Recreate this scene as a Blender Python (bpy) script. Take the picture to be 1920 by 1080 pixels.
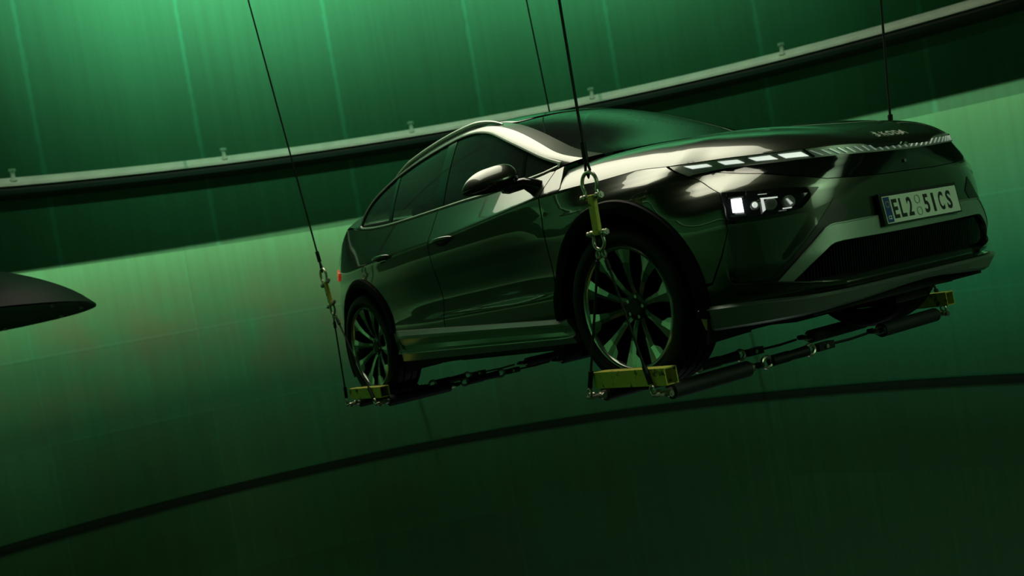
import bpy, bmesh, math, random
import numpy as np
from mathutils import Vector, Matrix
from mathutils.geometry import delaunay_2d_cdt
random.seed(4); rng = np.random.default_rng(4)
for o in list(bpy.data.objects): bpy.data.objects.remove(o)
COL = bpy.context.scene.collection
PI = math.pi
# ------------------------------------------------------------------ camera
CAM = np.array([3.23978, -3.60931, 0.49985]); AZ, EL, RO, FOC = 2.560931, 0.0135957, -0.1910016, 1771.5
d_ = np.array([math.cos(EL)*math.cos(AZ), math.cos(EL)*math.sin(AZ), math.sin(EL)])
r_ = np.cross(d_, [0, 0, 1]); r_ /= np.linalg.norm(r_); u_ = np.cross(r_, d_)
cr, sr = math.cos(RO), math.sin(RO)
r2 = cr*r_ + sr*u_; u2 = -sr*r_ + cr*u_
cam_d = bpy.data.cameras.new('camera'); cam = bpy.data.objects.new('camera', cam_d); COL.objects.link(cam)
cam.matrix_world = Matrix(((r2[0], u2[0], -d_[0], CAM[0]), (r2[1], u2[1], -d_[1], CAM[1]), (r2[2], u2[2], -d_[2], CAM[2]), (0, 0, 0, 1)))
cam_d.sensor_width = 36; cam_d.lens = FOC/1920*36; cam_d.clip_start = .05; cam_d.clip_end = 200
cam_d.dof.use_dof = True; cam_d.dof.focus_distance = 4.6; cam_d.dof.aperture_fstop = 2.4
bpy.context.scene.camera = cam
# ------------------------------------------------------------------ world, exposure
w = bpy.data.worlds.new('world'); bpy.context.scene.world = w; w.use_nodes = True
bg = w.node_tree.nodes['Background']; bg.inputs[0].default_value = (.25, .9, .5, 1); bg.inputs[1].default_value = .002
vs = bpy.context.scene.view_settings
bpy.context.scene.display_settings.display_device = 'sRGB'
vs.view_transform = 'Standard'; vs.look = 'None'; vs.exposure = 0; vs.gamma = 1; vs.use_curve_mapping = False
# ------------------------------------------------------------------ tower frame (its axis leans a little against the hung car)
def rotx(a): return Matrix.Rotation(a, 4, 'X')
TC = (-3.710994, 1.772908); TR = 9.94
Mt = Matrix.Rotation(-0.0463022, 4, 'Y') @ Matrix.Rotation(-0.0071554, 4, 'X')     # world -> tower
TOWER = Matrix.Translation(Vector(CAM)) @ Mt.transposed() @ Matrix.Translation(Vector((TC[0], TC[1], 0)))
# ------------------------------------------------------------------ lights
def profile_light(name, loc_t, energy, color, el_pts, az_pts=None, radius=.03):
    """a point light, no hood built: output depends on elevation (and azimuth) of the ray, like a photometric file"""
    ld = bpy.data.lights.new(name, 'POINT'); ld.energy = energy; ld.color = color; ld.shadow_soft_size = radius
    ld.use_nodes = True; nt = ld.node_tree; n = nt.nodes; em = n['Emission']
    tc = n.new('ShaderNodeTexCoord'); sx = n.new('ShaderNodeSeparateXYZ'); nt.links.new(tc.outputs['Normal'], sx.inputs[0])
    def ramp(val, pts):
        lo, hi = pts[0][0], pts[-1][0]
        mr = n.new('ShaderNodeMapRange'); mr.inputs[1].default_value = lo; mr.inputs[2].default_value = hi
        nt.links.new(val, mr.inputs[0])
        cr_ = n.new('ShaderNodeValToRGB'); e = cr_.color_ramp; e.interpolation = 'LINEAR'
        e.elements[0].position = 0; e.elements[0].color = (pts[0][1],)*3+(1,)
        e.elements[1].position = 1; e.elements[1].color = (pts[-1][1],)*3+(1,)
        for a, v in pts[1:-1]:
            q = e.elements.new((a-lo)/(hi-lo)); q.color = (v, v, v, 1)
        nt.links.new(mr.outputs[0], cr_.inputs[0]); return cr_.outputs[0]
    o = ramp(sx.outputs[2], el_pts)
    if az_pts:
        at = n.new('ShaderNodeMath'); at.operation = 'ARCTAN2'
        nt.links.new(sx.outputs[1], at.inputs[0]); nt.links.new(sx.outputs[0], at.inputs[1])
        o2 = ramp(at.outputs[0], [(math.radians(a), v) for a, v in az_pts])
        mu = n.new('ShaderNodeMath'); mu.operation = 'MULTIPLY'; nt.links.new(o, mu.inputs[0]); nt.links.new(o2, mu.inputs[1]); o = mu.outputs[0]
    nt.links.new(o, em.inputs['Strength'])
    ob = bpy.data.objects.new(name, ld); COL.objects.link(ob); return ob
def sind(a): return math.sin(math.radians(a))
# lamp on the tower axis, cut off by its ramp: lights the wall in a band below a sharp edge
LZ = 5.4
def sl(z): return -(LZ-z)/math.hypot(LZ-z, TR)
L1 = profile_light('band_lamp', None, 5200, (.62, 1, .60),
    [(sl(-3.4), .0), (sl(-2.3), .018), (sl(-1.2), .055), (sl(-.4), .24), (sl(.4), .66), (sl(.80), 1.0), (sl(.882), 1.0), (sl(.897), .0), (sl(.99), 0)],
    [(-180, .35), (-130, .5), (-90, .4), (-75, .5), (-62, .9), (-40, 1), (40, 1), (60, 1), (110, .95), (140, .5), (180, .25)], .02)
KS = (LZ-.93)/TR; SY = -1.3
L1.matrix_world = TOWER @ Matrix.Translation((0, SY, LZ)) @ Matrix.Rotation(-KS*SY/TR, 4, 'X') @ Matrix.Rotation(math.radians(150), 4, 'Z')
LU = 9.5
def su(z): return -(LU-z)/math.hypot(LU-z, TR)
L2 = profile_light('upper_lamp', None, 17500, (.27, 1, .56),
    [(-1, 0), (su(-1), .0), (su(.9), .045), (su(2.2), .12), (su(3.0), .27), (su(4.), .62), (su(5.), 1), (su(5.8), .9), (su(7.2), .1), (su(8.5), 0), (1, 0)],
    [(-180, 0), (-70, 0), (-58, .06), (-52, .2), (-46, .48), (-35, .72), (-20, .72), (-10, .85), (0, 1), (8, .85), (14, .55), (20, .30), (30, .06), (45, 0), (180, 0)], .3)
L2.matrix_world = TOWER @ Matrix.Translation((0, 0, LU)) @ Matrix.Rotation(math.radians(163), 4, 'Z')
L4 = profile_light('teal_fill', None, 1500, (.10, 1, .78), [(sl(-3.2), 0), (sl(-2.2), .25), (sl(-1.3), .75), (sl(-.3), 1), (sl(.5), .6), (sl(.87), .4), (sl(.897), 0), (sl(.99), 0)],  # fill light added to lift the lower wall towards teal
    [(-180, .2), (-120, .4), (-85, .3), (-60, .9), (-42, 1), (-25, .45), (0, .30), (40, .2), (80, 0), (180, 0)], .02)
L4.matrix_world = L1.matrix_world.copy()
L5 = profile_light('back_wall_fill', None, 7500, (.42, 1, .5), [(sl(-.3), 0), (sl(.4), .5), (sl(1.2), 1), (sl(2.4), .8), (sl(3.4), .15), (sl(4.2), 0)],  # added light on the unseen wall so wheels and sills reflect green
    [(-180, 0), (-43, 0), (-22, 1), (40, 1), (60, 0), (180, 0)], .02)
L5.matrix_world = TOWER @ Matrix.Translation((0, 0, LZ)) @ Matrix.Rotation(math.radians(-128), 4, 'Z')
L3 = profile_light('ledge_fill', None, 1700, (.95, 1, .82), [(su(1.70), 0), (su(1.78), 0), (su(1.79), 1), (su(1.90), .8), (su(1.985), .5), (su(1.995), 0), (su(2.05), 0)],  # added light that brightens only the ledge
    [(-180, 0), (-70, .25), (-50, .6), (-30, .9), (0, 1), (25, .9), (60, .3), (180, 0)], .02)
L3.matrix_world = TOWER @ Matrix.Translation((0, 0, LU)) @ Matrix.Rotation(math.radians(150), 4, 'Z')
def area(name, loc, target, sx_, sy_, energy, color, spread=180):
    ld = bpy.data.lights.new(name, 'AREA'); ld.shape = 'RECTANGLE'; ld.size = sx_; ld.size_y = sy_; ld.energy = energy; ld.color = color
    ld.spread = math.radians(spread)
    ob = bpy.data.objects.new(name, ld); COL.objects.link(ob)
    ob.location = loc; ob.rotation_euler = (Vector(target)-Vector(loc)).to_track_quat('-Z', 'Y').to_euler(); return ob
area('overhead_softbox', (-2.9, -.25, 5.9), (-1.1, -.6, .9), 3.0, 7.6, 115, (1, .97, .74), 88)
area('front_fill', (7.0, 2.0, 2.6), (.9, 0, .5), 2.8, 2.8, 4.6, (.62, 1, .55), 30)  # added fill that brightens the plate and bumper
fill = bpy.data.lights.new('low_fill', 'POINT'); fill.energy = 28; fill.color = (.9, 1, 1); fill.shadow_soft_size = .8; fo_ = bpy.data.objects.new('low_fill', fill); COL.objects.link(fo_); fo_.location = (-2, 2, -5.4)
# ------------------------------------------------------------------ materials
def mat(name, col=(.5, .5, .5), rough=.5, metal=0, coat=0, coat_r=.03, spec=.5, emit=None, estr=1, trans=0, ior=1.45, alpha=1):
    m = bpy.data.materials.new(name); m.use_nodes = True; b = m.node_tree.nodes['Principled BSDF']
    b.inputs['Base Color'].default_value = (*col, 1); b.inputs['Roughness'].default_value = rough; b.inputs['Metallic'].default_value = metal
    b.inputs['Coat Weight'].default_value = coat; b.inputs['Coat Roughness'].default_value = coat_r; b.inputs['Specular IOR Level'].default_value = spec
    b.inputs['Transmission Weight'].default_value = trans; b.inputs['IOR'].default_value = ior; b.inputs['Alpha'].default_value = alpha
    if emit: b.inputs['Emission Color'].default_value = (*emit, 1); b.inputs['Emission Strength'].default_value = estr
    return m
def noisy(m, scale=8, amt=.25, bump=.0, rough_var=.1, stretch=(1, 1, 1), dirt=None, dirt_lo=.55, dirt_hi=.7):
    nt = m.node_tree; n = nt.nodes; b = n['Principled BSDF']; col = tuple(b.inputs['Base Color'].default_value)
    tc = n.new('ShaderNodeTexCoord'); mp = n.new('ShaderNodeMapping'); mp.inputs['Scale'].default_value = stretch
    no = n.new('ShaderNodeTexNoise'); no.inputs['Scale'].default_value = scale; no.inputs['Detail'].default_value = 6
    nt.links.new(tc.outputs['Object'], mp.inputs[0]); nt.links.new(mp.outputs[0], no.inputs[0])
    mx = n.new('ShaderNodeMix'); mx.data_type = 'RGBA'
    mx.inputs[6].default_value = tuple(c*(1-amt) for c in col[:3])+(1,); mx.inputs[7].default_value = tuple(min(1, c*(1+amt)) for c in col[:3])+(1,)
    nt.links.new(no.outputs[0], mx.inputs[0]); out = mx.outputs[2]
    if dirt:
        r3 = n.new('ShaderNodeMapRange'); r3.inputs[1].default_value = dirt_lo; r3.inputs[2].default_value = dirt_hi; nt.links.new(no.outputs[0], r3.inputs[0])
        m2 = n.new('ShaderNodeMix'); m2.data_type = 'RGBA'; nt.links.new(r3.outputs[0], m2.inputs[0]); nt.links.new(out, m2.inputs[6]); m2.inputs[7].default_value = (*dirt, 1); out = m2.outputs[2]
    nt.links.new(out, b.inputs['Base Color'])
    rr = n.new('ShaderNodeMapRange'); ro = b.inputs['Roughness'].default_value
    rr.inputs[3].default_value = max(0, ro-rough_var); rr.inputs[4].default_value = min(1, ro+rough_var)
    nt.links.new(no.outputs[0], rr.inputs[0]); nt.links.new(rr.outputs[0], b.inputs['Roughness'])
    if bump:
        bp = n.new('ShaderNodeBump'); bp.inputs['Strength'].default_value = bump; bp.inputs['Distance'].default_value = .01
        nt.links.new(no.outputs[0], bp.inputs['Height']); nt.links.new(bp.outputs[0], b.inputs['Normal'])
    return m
PAINT = mat('olive_metallic_paint', (.022, .032, .018), .30, .6, 1, .02)
PAINT_ROOF = PAINT
GLOSSBLACK = mat('gloss_black', (.006, .007, .007), .08, 0, .5)
SATINBLACK = noisy(mat('satin_black_plastic', (.012, .014, .013), .42), 40, .2)
CORE = mat('dark_cavity', (.006, .007, .006), .8)
SILVER = noisy(mat('satin_silver_trim', (.34, .42, .36), .34, .7), 60, .06, rough_var=.04)
ARCHM = mat('dark_arch_trim', (.002, .003, .0025), .5, spec=.06)
CHROME = mat('bright_window_trim', (.50, .54, .48), .34, .7)
RUBBER = noisy(mat('tyre_rubber', (.005, .0065, .006), .5, spec=.2), 30, .2, .1)
def tread(m):
    nt = m.node_tree; n = nt.nodes; L = nt.links; b = n['Principled BSDF']; tc = n.new('ShaderNodeTexCoord'); sx = n.new('ShaderNodeSeparateXYZ'); L.new(tc.outputs['Object'], sx.inputs[0])
    def M(op, a, b_=None):
        q = n.new('ShaderNodeMath'); q.operation = op
        for i, v in enumerate((a, b_)):
            if v is None: continue
            if isinstance(v, (int, float)): q.inputs[i].default_value = v
            else: L.new(v, q.inputs[i])
        return q.outputs[0]
    x, y, z = sx.outputs; an = M('ARCTAN2', z, x); rad = M('SQRT', M('ADD', M('MULTIPLY', x, x), M('MULTIPLY', z, z)))
    fr = M('FRACT', M('ADD', M('MULTIPLY', an, 72/(2*PI)), M('MULTIPLY', M('ABSOLUTE', y), 6.)))
    g = M('MULTIPLY', M('LESS_THAN', fr, .12), M('MULTIPLY', M('GREATER_THAN', rad, .356), M('GREATER_THAN', M('ABSOLUTE', y), .035)))
    bp = n.new('ShaderNodeBump'); bp.inputs['Distance'].default_value = .006; bp.invert = True; L.new(g, bp.inputs['Height']); L.new(bp.outputs[0], b.inputs['Normal']); return m
tread(RUBBER)
ALLOY = mat('machined_alloy', (.42, .50, .42), .26, .95)
ALLOYDARK = mat('dark_alloy', (.012, .014, .013), .3, .6)
TINT = mat('tinted_glass', (.02, .03, .025), .02, 0, 0, trans=.0, alpha=.72, spec=.6)
SCREEN = mat('windscreen_glass', (.015, .022, .018), .03, 0, 0, alpha=.72, spec=.7)
INTER = noisy(mat('interior_trim', (.012, .013, .012), .7), 20, .2)
LENS = mat('clear_lens', (.03, .035, .035), .02, 0, 0, alpha=.22, spec=.6)
LED = mat('led_white', (1, 1, 1), .4, emit=(.93, 1, .97), estr=2.3)
LEDDIM = mat('led_warm_white', (1, 1, 1), .4, emit=(.86, .95, .84), estr=.78)
LEDHOT = mat('led_main', (1, 1, 1), .4, emit=(.93, .95, 1), estr=5)
TICK = mat('strip_tick', (.6, .7, .62), .3, .3, emit=(.6, .8, .66), estr=.16)
LAMPSILVER = mat('lamp_bezel', (.24, .26, .23), .35, .3)
RED = mat('tail_light_red', (.55, .02, .015), .15, 0, .5, emit=(1, .05, .02), estr=.25)
STEEL = noisy(mat('galvanised_steel', (.46, .47, .38), .34, .85), 90, .2, .05)
WIRE = noisy(mat('dark_wire_rope', (.020, .024, .022), .5, .6), 200, .4, .2)
YELLOW = noisy(mat('worn_yellow_paint', (.60, .60, .09), .5), 26, .15, .08, dirt=(.07, .055, .02), dirt_lo=.56, dirt_hi=.66)
PAD = noisy(mat('padded_black_sleeve', (.014, .017, .017), .6), 60, .3, .2)
PLATE = mat('plate_white', (.80, .86, .76), .4, coat=.2)
BLUE = mat('plate_blue', (.02, .05, .22), .4)
INK = mat('plate_ink', (.006, .008, .007), .5)
PBLACK = mat('plate_holder', (.01, .01, .01), .4)
BADGE = mat('badge_metal', (.75, .82, .74), .35, .5)

def wall_material():
    m = mat('green_plate_steel', (.1, .35, .2), .55); nt = m.node_tree; n = nt.nodes; b = n['Principled BSDF']; L = nt.links
    tc = n.new('ShaderNodeTexCoord'); sx = n.new('ShaderNodeSeparateXYZ'); L.new(tc.outputs['Object'], sx.inputs[0])
    def M(op, a, b_=None, c=None):
        q = n.new('ShaderNodeMath'); q.operation = op
        for i, v in enumerate((a, b_, c)):
            if v is None: continue
            if isinstance(v, (int, float)): q.inputs[i].default_value = v
            else: L.new(v, q.inputs[i])
        return q.outputs[0]
    az = M('ARCTAN2', sx.outputs[1], sx.outputs[0]); az = M('MULTIPLY', az, 180/PI); z = sx.outputs[2]
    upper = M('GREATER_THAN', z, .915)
    cU = M('DIVIDE', M('ADD', az, 360-164.2), 11.7); cL = M('DIVIDE', M('ADD', az, 360-158.5), 23.2)
    def mix(f, a, b_):
        return M('ADD', M('MULTIPLY', b_, f), M('MULTIPLY', a, M('SUBTRACT', 1, f)))
    cell = mix(upper, cL, cU)
    fr = M('FRACT', cell); ed = M('MINIMUM', fr, M('SUBTRACT', 1, fr))
    wid = mix(upper, 23.2, 11.7)
    dist = M('MULTIPLY', M('MULTIPLY', ed, wid), PI/180*TR)            # metres from the seam
    # wobble of the bead
    cx = n.new('ShaderNodeCombineXYZ'); L.new(M('MULTIPLY', az, .17), cx.inputs[0]); L.new(z, cx.inputs[1])
    n1 = n.new('ShaderNodeTexNoise'); n1.inputs['Scale'].default_value = 6; n1.inputs['Detail'].default_value = 5; L.new(cx.outputs[0], n1.inputs[0])
    bw = mix(upper, .02, .045)
    bead = n.new('ShaderNodeMapRange'); L.new(M('ADD', dist, M('MULTIPLY', M('SUBTRACT', n1.outputs[0], .5), .06)), bead.inputs[0])
    L.new(bw, bead.inputs[1]); L.new(M('MULTIPLY', bw, .2), bead.inputs[2]); bead = bead.outputs[0]
    # horizontal plate joints below
    hz = None
    for q in (-.21, -1.36, -3.65, -4.8):
        g = n.new('ShaderNodeMapRange'); L.new(M('ABSOLUTE', M('SUBTRACT', z, q)), g.inputs[0]); g.inputs[1].default_value = .028; g.inputs[2].default_value = .008
        hz = g.outputs[0] if hz is None else M('MAXIMUM', hz, g.outputs[0])
    # vertical streaks
    cy = n.new('ShaderNodeCombineXYZ'); L.new(M('MULTIPLY', az, 1.0), cy.inputs[0]); L.new(M('MULTIPLY', z, .14), cy.inputs[1])
    n2 = n.new('ShaderNodeTexNoise'); n2.inputs['Scale'].default_value = 1.6; n2.inputs['Detail'].default_value = 6; n2.inputs['Roughness'].default_value = .6; L.new(cy.outputs[0], n2.inputs[0])
    n3 = n.new('ShaderNodeTexNoise'); n3.inputs['Scale'].default_value = .45; n3.inputs['Detail'].default_value = 4; L.new(tc.outputs['Object'], n3.inputs[0])
    n4 = n.new('ShaderNodeTexNoise'); n4.inputs['Scale'].default_value = 25; n4.inputs['Detail'].default_value = 3; L.new(tc.outputs['Object'], n4.inputs[0])
    # plate tone
    row = M('FLOOR', M('DIVIDE', M('ADD', z, .21), 1.15)); row = mix(upper, row, 50.)
    cc = n.new('ShaderNodeCombineXYZ'); L.new(M('FLOOR', cell), cc.inputs[0]); L.new(row, cc.inputs[1])
    wn = n.new('ShaderNodeTexWhiteNoise'); wn.noise_dimensions = '3D'; L.new(cc.outputs[0], wn.inputs[0])
    val = M('ADD', M('MULTIPLY', wn.outputs[0], .22), M('ADD', M('MULTIPLY', n2.outputs[0], .6), M('ADD', M('MULTIPLY', n3.outputs[0], .55), M('MULTIPLY', n4.outputs[0], .12))))
    rp = n.new('ShaderNodeMapRange'); rp.inputs[1].default_value = .45; rp.inputs[2].default_value = 1.25; L.new(val, rp.inputs[0])
    cr_ = n.new('ShaderNodeValToRGB'); e = cr_.color_ramp; e.elements[0].color = (.13, .24, .12, 1); e.elements[1].color = (.19, .46, .25, 1)
    q = e.elements.new(.5); q.color = (.15, .33, .17, 1); L.new(rp.outputs[0], cr_.inputs[0])
    # brown rust patches on the lower plates
    r5 = n.new('ShaderNodeTexNoise'); r5.inputs['Scale'].default_value = .8; r5.inputs['Detail'].default_value = 5
    cq = n.new('ShaderNodeCombineXYZ'); L.new(M('MULTIPLY', az, .25), cq.inputs[0]); L.new(z, cq.inputs[1]); L.new(cq.outputs[0], r5.inputs[0])
    rr = n.new('ShaderNodeMapRange'); rr.inputs[1].default_value = .38; rr.inputs[2].default_value = .60; rr.inputs[4].default_value = .75; L.new(r5.outputs[0], rr.inputs[0])
    zz = n.new('ShaderNodeMapRange'); L.new(z, zz.inputs[0]); zz.inputs[1].default_value = .8; zz.inputs[2].default_value = -.3
    dk = n.new('ShaderNodeMix'); dk.data_type = 'RGBA'; dk.blend_type = 'MULTIPLY'; L.new(upper, dk.inputs[0]); L.new(cr_.outputs[0], dk.inputs[6]); dk.inputs[7].default_value = (.45, .5, .5, 1)  # darkens the upper wall's colour so the ledge looks more brightly lit
    za = n.new('ShaderNodeMapRange'); L.new(M('ABSOLUTE', az), za.inputs[0]); za.inputs[1].default_value = 128; za.inputs[2].default_value = 152; za.inputs[3].default_value = .12
    zl = n.new('ShaderNodeMapRange'); L.new(z, zl.inputs[0]); zl.inputs[1].default_value = -1.3; zl.inputs[2].default_value = -.5; zl.inputs[3].default_value = .35
    m1 = n.new('ShaderNodeMix'); m1.data_type = 'RGBA'; L.new(M('MULTIPLY', M('MULTIPLY', rr.outputs[0], zl.outputs[0]), M('MULTIPLY', za.outputs[0], zz.outputs[0])), m1.inputs[0]); L.new(dk.outputs[2], m1.inputs[6]); m1.inputs[7].default_value = (.30, .22, .13, 1)
    m2 = n.new('ShaderNodeMix'); m2.data_type = 'RGBA'; L.new(M('MULTIPLY', M('MAXIMUM', bead, M('MULTIPLY', hz, .35)), .20), m2.inputs[0]); L.new(m1.outputs[2], m2.inputs[6]); m2.inputs[7].default_value = (.13, .50, .34, 1)
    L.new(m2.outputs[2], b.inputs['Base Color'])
    bp = n.new('ShaderNodeBump'); bp.inputs['Strength'].default_value = .25; bp.inputs['Distance'].default_value = .03
    L.new(M('ADD', M('ADD', M('MULTIPLY', bead, .5), M('MULTIPLY', hz, .4)), M('MULTIPLY', n4.outputs[0], .25)), bp.inputs['Height']); L.new(bp.outputs[0], b.inputs['Normal'])
    b.inputs['Specular IOR Level'].default_value = .25
    return m
WALL = wall_material()
RING = noisy(mat('grey_green_ring_steel', (.62, .62, .50), .5, .0), 5, .2, .1)
RINGDARK = noisy(mat('dark_ring_and_shade', (.045, .04, .03), .7), 5, .3)  # dark colour for the lower ring and for the shade under the ledge
FLOORM = noisy(mat('tower_floor', (.03, .045, .035), .8), 3, .3)
# ------------------------------------------------------------------ mesh helpers
def link(o, parent=None):
    COL.objects.link(o)
    if parent is not None: o.parent = parent
    return o
def mesh_obj(name, verts, faces, m, parent=None, smooth=True, mats=None, fm=None, lnorm=None, angle=None):
    me = bpy.data.meshes.new(name); me.from_pydata([tuple(map(float, v)) for v in verts], [], faces); 
    for q in (mats or [m]): me.materials.append(q)
    if fm is not None: me.polygons.foreach_set('material_index', fm)
    me.polygons.foreach_set('use_smooth', [smooth]*len(me.polygons))
    me.update()
    if lnorm is not None:
        me.normals_split_custom_set(lnorm)
    elif smooth and angle: 
        try: me.set_sharp_from_angle(angle=math.radians(angle))
        except Exception: pass
    return link(bpy.data.objects.new(name, me), parent)
def empty(name, loc=(0, 0, 0), label=None, cat=None, group=None):
    o = bpy.data.objects.new(name, None); o.location = loc; o.empty_display_size = .1; link(o)
    if label: tag(o, label, cat, group)
    return o
def tag(o, label, cat=None, group=None, kind=None):
    if label: o['label'] = label
    if cat: o['category'] = cat
    if group: o['group'] = group
    if kind: o['kind'] = kind
    return o
class MB:
    def __init__(s): s.v = []; s.f = []; s.m = []
    def add(s, v, f, mi=0):
        n = len(s.v); s.v += [tuple(map(float, q)) for q in v]; s.f += [tuple(n+i for i in q) for q in f]; s.m += [mi]*len(f); return s
    def box(s, c, h, R=None, mi=0):
        c = np.array(c, float); h = np.array(h, float)
        v = [np.array((a, b, e))*h for a in (-1, 1) for b in (-1, 1) for e in (-1, 1)]
        if R is not None: v = [np.array(R)@q for q in v]
        return s.add([c+q for q in v], [(0, 1, 3, 2), (4, 6, 7, 5), (0, 4, 5, 1), (2, 3, 7, 6), (0, 2, 6, 4), (1, 5, 7, 3)], mi)
    def tube(s, pts, rad, seg=10, cap=True, mi=0, closed=False):
        P = [np.array(p, float) for p in pts]; n = len(P)
        rr = rad if hasattr(rad, '__len__') else [rad]*n
        T = []
        for i in range(n):
            if closed: t = P[(i+1) % n]-P[i-1]
            else: t = P[min(i+1, n-1)]-P[max(i-1, 0)]
            T.append(t/(np.linalg.norm(t)+1e-12))
        a = np.array((0, 0, 1.)) if abs(T[0][2]) < .9 else np.array((1., 0, 0))
        nrm = a-T[0]*(a@T[0]); nrm /= np.linalg.norm(nrm); v = []
        for i in range(n):
            nrm = nrm-T[i]*(nrm@T[i]); nrm /= np.linalg.norm(nrm); b = np.cross(T[i], nrm)
            for k in range(seg):
                an = 2*PI*k/seg; v.append(P[i]+rr[i]*(math.cos(an)*nrm+math.sin(an)*b))
        f = []
        for i in range(n if closed else n-1):
            j = (i+1) % n
            for k in range(seg):
                k2 = (k+1) % seg; f.append((i*seg+k, i*seg+k2, j*seg+k2, j*seg+k))
        if cap and not closed:
            f.append(tuple(range(seg))[::-1]); f.append(tuple((n-1)*seg+k for k in range(seg)))
        return s.add(v, f, mi)
    def cyl(s, a, b, r, seg=16, mi=0, r2_=None): return s.tube([a, b], [r, r if r2_ is None else r2_], seg, True, mi)
    def ball(s, c, r, seg=12, sc=(1, 1, 1), mi=0):
        c = np.array(c, float); v = [c+np.array((0, 0, r))*sc]; f = []; nr = seg//2
        for i in range(1, nr):
            t = PI*i/nr
            for k in range(seg):
                p = 2*PI*k/seg; v.append(c+np.array((r*math.sin(t)*math.cos(p), r*math.sin(t)*math.sin(p), r*math.cos(t)))*sc)
        v.append(c-np.array((0, 0, r))*sc); e = len(v)-1
        for k in range(seg): f.append((0, 1+k, 1+(k+1) % seg)); f.append((e, e-seg+(k+1) % seg, e-seg+k))
        for i in range(nr-2):
            for k in range(seg):
                a = 1+i*seg; f.append((a+k, a+seg+k, a+seg+(k+1) % seg, a+(k+1) % seg))
        return s.add(v, f, mi)
    def lathe(s, prof, c, seg=96, axis='y', mi=0, closed=True, sgn=1):
        """prof: (radius, axial) points"""
        v = []; n = len(prof)
        for k in range(seg):
            a = 2*PI*k/seg
            for (r, h) in prof:
                if axis == 'y': v.append((c[0]+r*math.cos(a), c[1]+h*sgn, c[2]+r*math.sin(a)))
                elif axis == 'z': v.append((c[0]+r*math.cos(a), c[1]+r*math.sin(a), c[2]+h))
        f = []; m_ = n if closed else n-1
        for k in range(seg):
            k2 = (k+1) % seg
            for i in range(m_): j = (i+1) % n; f.append((k*n+i, k*n+j, k2*n+j, k2*n+i))
        return s.add(v, f, mi)
    def build(s, name, m, parent=None, smooth=True, angle=35, mats=None):
        o = mesh_obj(name, s.v, s.f, m, parent, smooth, mats, s.m if mats else None)
        me = o.data; bm = bmesh.new(); bm.from_mesh(me); bmesh.ops.recalc_face_normals(bm, faces=bm.faces)
        for e in bm.edges:
            if len(e.link_faces) == 2 and e.calc_face_angle(0) > math.radians(angle): e.smooth = False
        bm.to_mesh(me); bm.free(); return o
# ------------------------------------------------------------------ the tower
def tower_cyl(name, prof, m, seg=256, closed=False, parent=None):
    b = MB().lathe(prof, (0, 0, 0), seg, 'z', closed=closed); o = b.build(name, m, parent)
    if parent is None: o.matrix_world = TOWER
    return o
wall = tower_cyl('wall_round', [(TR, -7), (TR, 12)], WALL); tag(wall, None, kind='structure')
fl = tower_cyl('floor', [(.01, -7), (TR, -7)], FLOORM, 96); tag(fl, None, kind='structure')
ce = tower_cyl('ceiling', [(.01, 12), (TR, 12)], FLOORM, 96); tag(ce, None, kind='structure')
# ledge: bright top flange with shade coloured into the dark web under it
ring = tower_cyl('trim_1', [(TR, 2.15), (TR-.20, 2.125), (TR-.235, 2.055), (TR-.275, 2.040), (TR-.275, 2.008), (TR, 2.008)], RING); tag(ring, None, kind='structure')
shade_web = tower_cyl('shade_web', [(TR-.002, 2.01), (TR-.24, 2.01), (TR-.24, 1.91), (TR-.002, 1.86)], RINGDARK, parent=ring)
for k in range(23):
    a = math.radians(165.3+15.65*k); c, s_ = math.cos(a), math.sin(a); rr = TR-.205
    b = MB().cyl((rr*c, rr*s_, 2.06), (rr*c, rr*s_, 2.20), .028, 10).cyl((rr*c, rr*s_, 2.20), (rr*c, rr*s_, 2.235), .048, 6).cyl((rr*c, rr*s_, 2.075), (rr*c, rr*s_, 2.10), .05, 10)
    b.build('bolt', RING, ring)
low = tower_cyl('trim_2', [(TR, -2.44), (TR-.05, -2.45), (TR-.06, -2.50), (TR-.05, -2.55), (TR, -2.56)], RINGDARK); tag(low, None, kind='structure')
# ------------------------------------------------------------------ splines
def cspline(P):
    P = np.array(P, float); t = np.r_[0, np.cumsum(np.linalg.norm(np.diff(P[:, :2], axis=0), axis=1))]; return t, nat(t, P)
def nat(t, P):
    P = np.array(P, float)
    if P.ndim == 1: P = P[:, None]
    N = len(t); h = np.diff(t); A = np.zeros((N, N)); B = np.zeros((N, P.shape[1])); A[0, 0] = A[-1, -1] = 1
    for i in range(1, N-1):
        A[i, i-1] = h[i-1]; A[i, i] = 2*(h[i-1]+h[i]); A[i, i+1] = h[i]; B[i] = 6*((P[i+1]-P[i])/h[i]-(P[i]-P[i-1])/h[i-1])
    Mm = np.linalg.solve(A, B)
    def f(x):
        x = np.atleast_1d(np.asarray(x, float)); i = np.clip(np.searchsorted(t, x, side='right')-1, 0, N-2)
        a = ((t[i+1]-x)/h[i])[:, None]; b = ((x-t[i])/h[i])[:, None]; hh = h[i][:, None]
        return a*P[i]+b*P[i+1]+((a**3-a)*Mm[i]+(b**3-b)*Mm[i+1])*hh**2/6
    return f
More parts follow.
